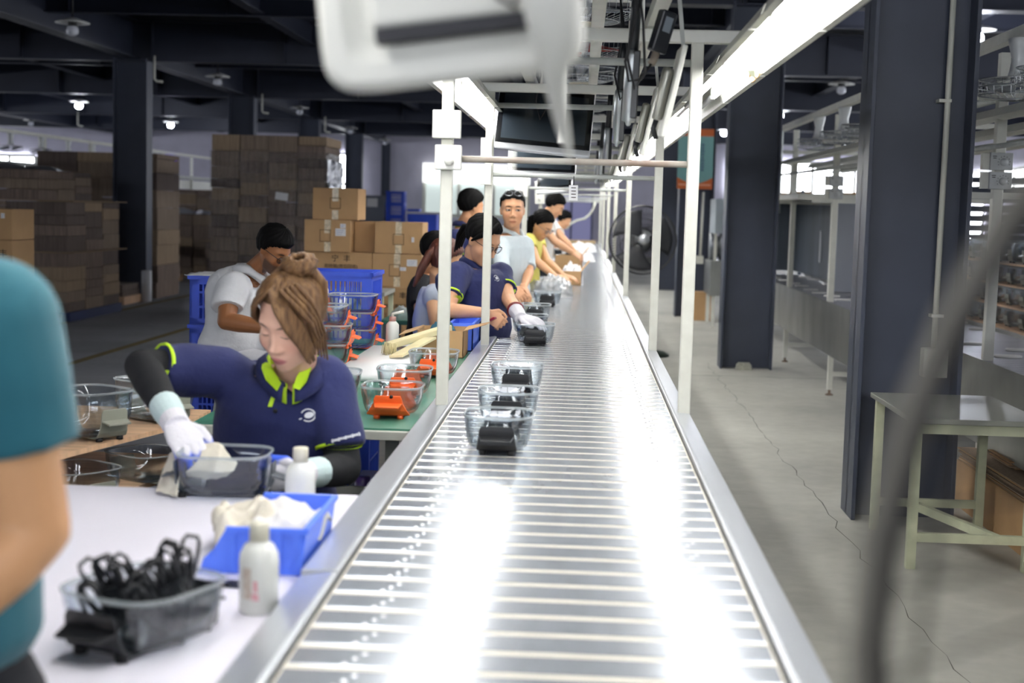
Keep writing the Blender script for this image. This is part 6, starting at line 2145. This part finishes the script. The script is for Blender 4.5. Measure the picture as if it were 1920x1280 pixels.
# ------------------------------------------------------------------ right side: column fittings
cw = mat('ivory_conduit', 'd8d8cc', .45)
t = thing('conduit', 'ivory conduit pipe with clamp running down the near right column', 'pipe', (1.9, 7.5, .9))
MB().cyl(at(1788, 0, y=7.5) + Vector((.0, 0, .6)), at(1751, 652, y=7.5), .0155, 14).build('pipe', cw, t, world=True)
c = at(1771, 189, y=7.5)
MB().box(c.x - .032, c.x + .032, 7.48, 7.55, c.z - .008, c.z + .008).build('clamp', cw, t, world=True)
c = at(1757, 592, y=7.5)
MB().box(c.x - .032, c.x + .032, 7.48, 7.55, c.z - .008, c.z + .008).build('clamp', cw, t, world=True)
c = at(1752, 680, y=7.49)
t = thing('socket_box', 'ivory socket box at the lower end of the conduit on the near right column', 'socket', c)
MB().box(-.062, .062, -.03, .058, -.075, .075).build('plate', cw, t, bevel=.005)
for dx, dz in ((-.035, .0), (.0, .03)):
    MB().cyl((dx, -.0305, dz), (dx, -.034, dz), .006, 10).build('screw', galv, t)
c = at(1395, 684, y=14.5)
tag(MB().loft([[Vector((c.x + a * k, 14.50 + b_ * k, z)) for a, b_ in ((-.075, -.05), (.075, -.05), (.08, .05), (-.08, .05))] for z, k in ((0, 1), (.05, .95), (.075, .7))], True, 0, False).build('concrete_lump', mat('rough_concrete', '9a9a8e', .9, var=.2, vscale=30)),
    'rough concrete lump against the foot of the second right column', 'concrete')
# poster
t = thing('poster', 'orange and teal vertical poster hanging on the third right column', 'poster', at(1303, 300, y=21.66))
a, b_ = at(1273, 241, y=21.66), at(1335, 355, y=21.66)
W0, H0 = b_.x - a.x, a.z - b_.z
X_, Z_ = a.x, b_.z
MB().box(X_, X_ + W0, 21.655, 21.665, Z_, Z_ + H0).build('sheet', mat('poster_teal', '7fb0ac', .6), t, world=True)
MB().box(X_, X_ + W0, 21.652, 21.6545, Z_ + H0 * .88, Z_ + H0).build('top_band', mat('poster_orange', 'cf6a32', .6), t, world=True)
m = MB()
pl = [Vector((X_, 21.652, Z_)), Vector((X_ + W0, 21.652, Z_))] + [Vector((X_ + W0 * (1 - k / 12), 21.652, Z_ + H0 * (.19 - .10 * math.sin(PI * k / 12)))) for k in range(13)]
m.prism(pl, (0, 0, 0), (0, .0025, 0))
m.build('bottom_band', mat('poster_orange', 'cf6a32', .6), t, world=True)
m = MB()
rr = random.Random(4)
for k in range(9):                                              # vertical line of lettering, too far away to read
    zc = Z_ + H0 * (.72 - .052 * k)
    for q in range(3):
        w_ = rr.uniform(.018, .034)
        m.box(X_ + W0 * .70 - w_, X_ + W0 * .70 + w_, 21.6505, 21.6545, zc + .012 * q, zc + .012 * q + .006)
    m.box(X_ + W0 * .70 - .004, X_ + W0 * .70 + .004, 21.6505, 21.6545, zc - .004, zc + .034)
m.build('lettering', mat('poster_ink', '47577e', .7), t, world=True)
MB().box(X_ + W0 * .05, X_ + W0 * .95, 21.6505, 21.6518, Z_ + H0 * .055, Z_ + H0 * .085).build('caption_line', mat('pale_orange_print', 'e8a888', .7), t, world=True)
t = thing('conduit', 'thin ivory conduit below the poster ending in a small box', 'pipe', at(1317, 420, y=21.6))
MB().cyl(at(1319, 360, y=21.62), at(1313, 480, y=21.62), .018, 10).build('pipe', cw, t, world=True)
c = at(1312, 487, y=21.6)
MB().box(c.x - .055, c.x + .055, 21.58, 21.7, c.z - .06, c.z + .06).build('box', cw, t, world=True)

# ------------------------------------------------------------------ table by the near column
tb = thing('steel_table', 'bare grey table with pale green legs in front of the near right column', 'table', (1.8, 6.8, 0))
ZTB = .695
MB().box(1.495, 2.10, 6.36, 7.27, ZTB - .025, ZTB).build('table_top', mat('worn_table_top', '8d8f86', .32, var=.35, vscale=5, var2='6a6c66'), tb, world=True, bevel=.003)
for (x, y) in ((1.535, 6.42), (1.535, 7.215), (2.055, 6.42), (2.055, 7.215)):
    MB().box(x - .021, x + .021, y - .021, y + .021, 0, ZTB - .026).build('leg', cream_steel, tb, world=True, bevel=.002)
MB().box(1.535, 2.055, 6.405, 6.435, .125, .165).build('brace', cream_steel, tb, world=True)
MB().box(1.535, 2.055, 7.20, 7.23, .125, .165).build('brace', cream_steel, tb, world=True)
MB().bar((1.70, 7.20, .145), (1.92, 6.435, .145), .032, .04).build('brace', cream_steel, tb, world=True)
MB().box(1.52, 2.07, 6.405, 6.43, ZTB - .075, ZTB - .026).build('apron', cream_steel, tb, world=True)

# ------------------------------------------------------------------ second conveyor line
LX, LZ = 2.21, .80
c2v = thing('conveyor', 'second conveyor line on the right with hanging fans and control boxes', 'conveyor', (2.6, 5, 0))
MB().box(LX, LX + .012, 4.2, 19, .36, LZ + .02).build('side_panel', panel_steel, c2v, world=True)
MB().box(LX + .75, LX + .762, 4.2, 19, .36, LZ + .02).build('side_panel', panel_steel, c2v, world=True)
m = MB()
y = 4.2
while y < 19:
    m.box(LX + .014, LX + .748, y, y + .094, LZ - .02, LZ - .004)
    y += .102
m.build('slat_belt', mat('dark_slat_steel', 'a9aab2', .28, metal=.75, var=.12, vscale=7), c2v, world=True)
MB().box(LX + .02, LX + .74, 4.2, 19, LZ - .08, LZ - .024).build('bed', panel_steel, c2v, world=True)
for y in (5.3, 7.9, 10.3, 12.66, 15.44, 18.3):
    for x in (LX + .03, LX + .73):
        MB().box(x - .022, x + .022, y - .022, y + .022, .05, .362).build('leg', white_steel, c2v, world=True)
        MB().lathe([(.035, 0), (.035, .008), (.012, .02), (.012, .05)], (x, y, 0), 14).build('levelling_foot', mat('rusty_foot', '7a6656', .6), c2v, world=True)
    MB().box(LX + .03, LX + .73, y - .018, y + .018, .17, .21).build('brace', white_steel, c2v, world=True)
for y in (5.5, 8.06, 10.6, 13.15, 15.7):
    MB().box(LX + .085 - .028, LX + .085 + .028, y - .028, y + .028, LZ, 2.5).build('post', white_steel, c2v, world=True, bevel=.004)
    MB().box(LX - .05, LX + .8, y - .02, y + .02, 2.24, 2.28).build('cross_beam', white_steel, c2v, world=True)
    MB().box(LX - .12, LX + .8, y - .015, y + .015, 1.70, 1.735).build('side_arm', white_steel, c2v, world=True)
MB().box(LX - .03, LX + .03, 4.2, 16.2, 2.51, 2.565).build('top_rail', white_steel, c2v, world=True)
MB().cyl((LX - .02, 16.2, 2.53), (LX - .02, 16.2, 1.6), .035, 14).build('end_pipe', galv, c2v, world=True)
for dx, z in ((.02, 2.13), (.34, 2.10), (.62, 2.06)):
    MB().prism([(LX + dx - .07, 0, z), (LX + dx - .03, 0, z + .05), (LX + dx + .03, 0, z + .05), (LX + dx + .07, 0, z), (LX + dx + .03, 0, z + .012), (LX + dx - .03, 0, z + .012)], (0, 4.2, 0), (0, 12, 0)).build('lamp_trough', white_steel, c2v, world=True)
MB().cyl((LX + .3, 4.2, 2.33), (LX + .3, 16.2, 2.30), .022, 12).build('air_pipe', galv, c2v, world=True)
MB().cyl((LX - .04, 4.2, 1.95), (LX - .04, 16.2, 2.02), .014, 10).build('air_pipe', galv, c2v, world=True)
for y in (6.9, 8.1, 9.6, 11.2, 12.6, 14.0):
    t = MB()
    t.cyl((LX + .3, y, 2.32), (LX + .3, y, 2.22), .012, 8)
    t.cyl((LX + .3, y, 2.24), (LX + .3, y, 2.20), .02, 8)
    t.build('valve', mat('chrome_valve', 'c9ccce', .2, metal=.9), c2v, world=True)
for y, lab in ((13.7, 'white hanging fan nearest the pipe end of the second line'), (12.4, 'white hanging fan, second from the pipe end of the second line'), (11.4, 'white hanging fan cut off by the near right column'),
               (7.5, 'white hanging fan right of the near right column'), (6.86, 'white hanging fan at the right photo edge')):
    drop_fan(LX, y, 2.51, lab, 'white fans hung over the second conveyor')
dial = mat('light_grey_switch', 'cdd0d0', .4)
for y, z, lab in ((13.12, 1.90, 'upper fan dial box on the far post of the second line'), (13.12, 1.785, 'lower fan dial box on the far post of the second line'),
                  (8.03, 1.905, 'upper fan dial box on the near post of the second line'), (8.03, 1.80, 'lower fan dial box on the near post of the second line')):
    t = thing('dial_box', lab, 'switch', (LX + .085, y, z), 0, 'fan dial boxes on the second line')
    MB().box(-.062, .062, -.03, .001, -.048, .048).build('case', dial, t, bevel=.004)
    MB().lathe([(.022, 0), (.020, .012), (.004, .013)], (.012, -.0305, -.004), 18, 0, Matrix.Rotation(PI / 2, 3, 'X')).build('knob', dial, t)
    m = MB()
    for k in range(9):
        a = 3.6 - 4.0 * k / 8
        m.box(.012 + .032 * math.cos(a) - .002, .012 + .032 * math.cos(a) + .002, -.0312, -.0304, -.004 + .032 * math.sin(a) - .002, -.004 + .032 * math.sin(a) + .002)
    m.box(-.05, -.028, -.0312, -.0304, .026, .030)
    m.box(-.048, -.03, -.0312, -.0304, .016, .020)
    m.build('scale_print', ink, t)
    MB().box(-.10, -.064, -.02, .03, -.045, .045).build('bracket', white_steel, t)
# foam pads on the second belt
fp = thing('foam_pad', 'white foam pad lying on the second conveyor belt', 'pad', (0, 0, 0), 0, 'white foam pads on the second belt')
MB().loft([rrect(.075, .03, 18, 5, 0), rrect(.077, .032, 18, 5, .004), rrect(.077, .032, 18, 5, .012), rrect(.073, .028, 18, 5, .015)], True).build('pad', mat('white_foam', 'f0f0ee', .8), fp)
pads = [(1453, 521), (1472, 526), (1488, 532), (1503, 537), (1520, 544), (1537, 550), (1560, 556), (1580, 563), (1461, 502), (1480, 505), (1500, 511), (1512, 516), (1530, 520), (1547, 525), (1575, 534), (1588, 540),
        (1838, 607), (1885, 620), (1822, 646), (1910, 658), (1890, 670)]
for k, (u, v) in enumerate(pads):
    p = at(u, v, z=LZ - .003)
    p.x = min(max(p.x, LX + .12), LX + .66)
    if p.y > 18.8:
        continue
    if k == 0:
        fp.location = p
    else:
        dup(fp, p, .03 * (k % 3))
# drying tunnel over the second line
tn = thing('drying_tunnel', 'open-sided dark drying tunnel over the far end of the second line', 'machine', (2.6, 17, 0))
dk = mat('tunnel_dark_lining', '4a525d', .5, var=.3, vscale=5, stretch=(1, 1, .2))
MB().box(LX + .69, LX + .74, 14.4, 19.6, LZ + .03, 1.74).build('back_panel', dk, tn, world=True)
MB().box(LX - .06, LX + .78, 14.4, 19.6, 1.74, 1.80).build('roof', white_steel, tn, world=True, bevel=.006)
MB().box(LX + .30, LX + .74, 14.36, 14.40, LZ + .03, 1.74).build('end_panel', mat('tunnel_grey', '8f939c', .45), tn, world=True)
MB().box(LX - .05, LX + .70, 19.5, 19.56, LZ + .03, 1.74).build('end_panel', dk, tn, world=True)
for y in (15.0, 15.8, 16.6, 17.4):
    MB().box(LX + .675, LX + .688, y - .05, y + .05, 1.02, 1.4).build('vent_plate', mat('vent_plate_pale', 'c2c6ce', .45), tn, world=True)
# machine at the end of the line, seen between the columns
mc = thing('washing_machine_unit', 'pale cabinet with round ducts between the second and third right columns', 'machine', (2.1, 20.3, 0))
MB().box(1.84, 2.5, 19.85, 20.7, 1.30, 1.78).build('upper_cabinet', mat('pale_blue_cabinet', 'aeb9c0', .4), mc, world=True, bevel=.01)
MB().box(1.80, 2.5, 19.8, 20.8, .44, .92).build('lower_panel', panel_steel, mc, world=True, bevel=.006)
for k in range(3):
    x = 1.84 + .14 * k
    MB().lathe([(.19, -.025), (.2, -.01), (.2, .01), (.19, .025)], (x, 20.3, 1.11), 26, 0, Matrix.Rotation(PI / 2, 3, 'Y')).build('duct_ring', mat('duct_grey', '8b9096', .3, metal=.7), mc, world=True)
MB().cyl((1.82, 20.3, 1.11), (2.5, 20.3, 1.11), .15, 20).build('duct', mat('duct_dark', '55595c', .4), mc, world=True)
for x in (1.86, 2.44):
    for y in (19.9, 20.7):
        MB().box(x - .025, x + .025, y - .025, y + .025, 0, .44).build('leg', white_steel, mc, world=True)
        MB().box(x - .02, x + .02, y - .02, y + .02, .92, 1.3).build('strut', white_steel, mc, world=True)
carton('closed kraft carton standing on the floor beside the third right column', 1.685, 1.965, 21.0, 21.35, 0, .42, tape_on=False, group='cartons on the floor')
# flat cartons on the floor under the second line
fs = thing('cardboard_stack', 'low pile of flat cartons on the floor under the second line', 'cardboard stack', (2.4, 6.5, 0))
rr = random.Random(21)
MB().box(2.13, 2.75, 5.0, 7.95, 0, .25).build('flat_sheets', cardboard, fs, world=True)
for k in range(14):
    MB().box(2.13 + rr.uniform(-.012, .02), 2.75, 5.0 + rr.uniform(-.05, .05), 7.92 + rr.uniform(-.05, .03), .2515 + .0055 * k, .2565 + .0055 * k).build('flat_sheet', EDGES[0] if k % 3 else cardboard, fs, world=True)
for (y0, y1, n) in ((7.2, 7.55, 9), (6.4, 6.8, 9), (5.9, 6.1, 4)):
    for k in range(n):
        MB().box(2.2 + rr.uniform(-.012, .03), 2.7, y0 + rr.uniform(-.02, .03), y1 + rr.uniform(-.02, .03), .3295 + .0065 * k, .3355 + .0065 * k).build('flat_sheet', EDGES[0] if k % 3 else cardboard, fs, world=True)

# plywood racks of dishes beyond the second line
rk = thing('plywood_rack', 'tall plywood rack of grey-handled dishes beyond the second line', 'rack', (3.6, 11, 0))
for z in (.60, .78, .945, 1.105, 1.265):
    MB().box(3.2, 3.95, 9.3, 12.6, z - .014, z).build('shelf', wood, rk, world=True)
for (x, y) in ((3.93, 9.32), (3.93, 12.58), (3.93, 11)):
    MB().box(x - .015, x + .015, y - .015, y + .015, 0, 1.25).build('upright', steel, rk, world=True)
GR = 'grey-handled glass dishes on the far plywood rack'
for zi, z in enumerate((1.265, 1.105, .945, .78)):
    for k in range(9):
        d = dup(gd, (3.38, 9.55 + .36 * k, z), -PI / 2, 'grey-handled glass dish in the %s row of the rack beyond the second line' % ['top', 'second', 'third', 'fourth'][zi], GR)
        d.scale = (1, 1, 1.0 if zi == 0 else .80)
for k in range(8):
    dup(gd, (3.7, 9.7 + .36 * k, 1.265), -PI / 2, 'glass dish in the back of the top row of the rack beyond the second line', GR)
# dark louvre shelving far right
lv = thing('louvre_rack', 'dark slatted rack in front of the bright window, far right', 'rack', (7.0, 25, 0))
for k in range(9):
    MB().obox((7.2, 25.0, .95 + .165 * k), (3.2, .22, .02), Matrix.Rotation(.5, 3, 'X')).build('slat', mat('dark_slat', '4a4e58', .5), lv, world=True)
for x in (5.62, 7.2, 8.78):
    MB().box(x - .03, x + .03, 24.94, 25.06, 0, 2.4).build('upright', mat('dark_slat', '4a4e58', .5), lv, world=True)
sh = thing('wire_shelving', 'pale shelving with boxes far behind the second line', 'shelf', (3.6, 24, 0))
for z in (.5, 1.0, 1.5, 1.75):
    MB().box(2.6, 4.6, 23.6, 24.4, z - .02, z).build('shelf', mat('pale_shelf', 'a9adb8', .5), sh, world=True)
for x in (2.62, 3.6, 4.58):
    MB().box(x - .025, x + .025, 23.6, 23.65, 0, 2.0).build('upright', mat('slate_upright', '66707e', .5), sh, world=True)
for k in range(5):
    carton(['left', 'second', 'middle', 'fourth', 'right'][k] + ' carton on the pale shelving far behind the second line', 2.68 + .38 * k, 2.98 + .38 * k, 23.7, 24.1, 1.751, 1.98 - .03 * (k % 2), tape_on=False, group='cartons on the far shelving')

# ------------------------------------------------------------------ round black floor fan between the posts and the columns
blk = mat('black_wire', '1c1d20', .4)
bf = fan(.665, 15.5, 1.27, 'round black floor fan right of the conveyor', False, .37, 'floor fans', 150, True, PI / 2 * .97, .12, 0, gm=blk, rt=.008, wt=.0021, blade=mat('dark_fan_blade', '34363a', .45), hub=mat('cast_motor', 'b4b8ba', .3, metal=.6))
t = thing('fan_stand', 'stand and dark round base of the black floor fan', 'stand', (.80, 15.62, 0))
MB().lathe([(.20, 0), (.2, .02), (.15, .05), (.04, .07), (.02, .075)], n=28).build('base', mat('dark_green_base', '26352c', .5), t)
MB().cyl((0, 0, .07), (0, 0, 1.24), .02, 12).build('pole', blk, t)
MB().cyl((0, 0, 1.22), (-.13, -.02, 1.26), .022, 12).build('arm', blk, t)

# ------------------------------------------------------------------ blurred fan right beside the camera
nf = fan(.512, .64, 1.39, 'very blurred fan guard right beside the camera at the right edge', False, .372, 'floor fans', 54, True, PI / 2, 0, 0, gm=mat('dusty_guard_wire', '35322f', .6), rt=.006, wt=.0011, blade=mat('dusty_blade', '4e4442', .6), hub=mat('dusty_motor', '4a4441', .6), bl=.58)
MB().tube([(.383 * math.cos(k * PI / 24), .383 * math.sin(k * PI / 24), .015) for k in range(49)], .0045, 8, False).build('rim', mat('pale_guard_rim', '79756b', .5), nf)
t = thing('fan_stand', 'stand of the blurred fan beside the camera', 'stand', (.512, .80, 0))
MB().lathe([(.22, 0), (.22, .02), (.16, .05), (.04, .07), (.02, .075)], n=28).build('base', blk, t)
MB().cyl((0, 0, .07), (0, 0, 1.36), .022, 12).build('pole', blk, t)
MB().cyl((0, 0, 1.36), (0, -.09, 1.39), .03, 12).build('arm', blk, t)
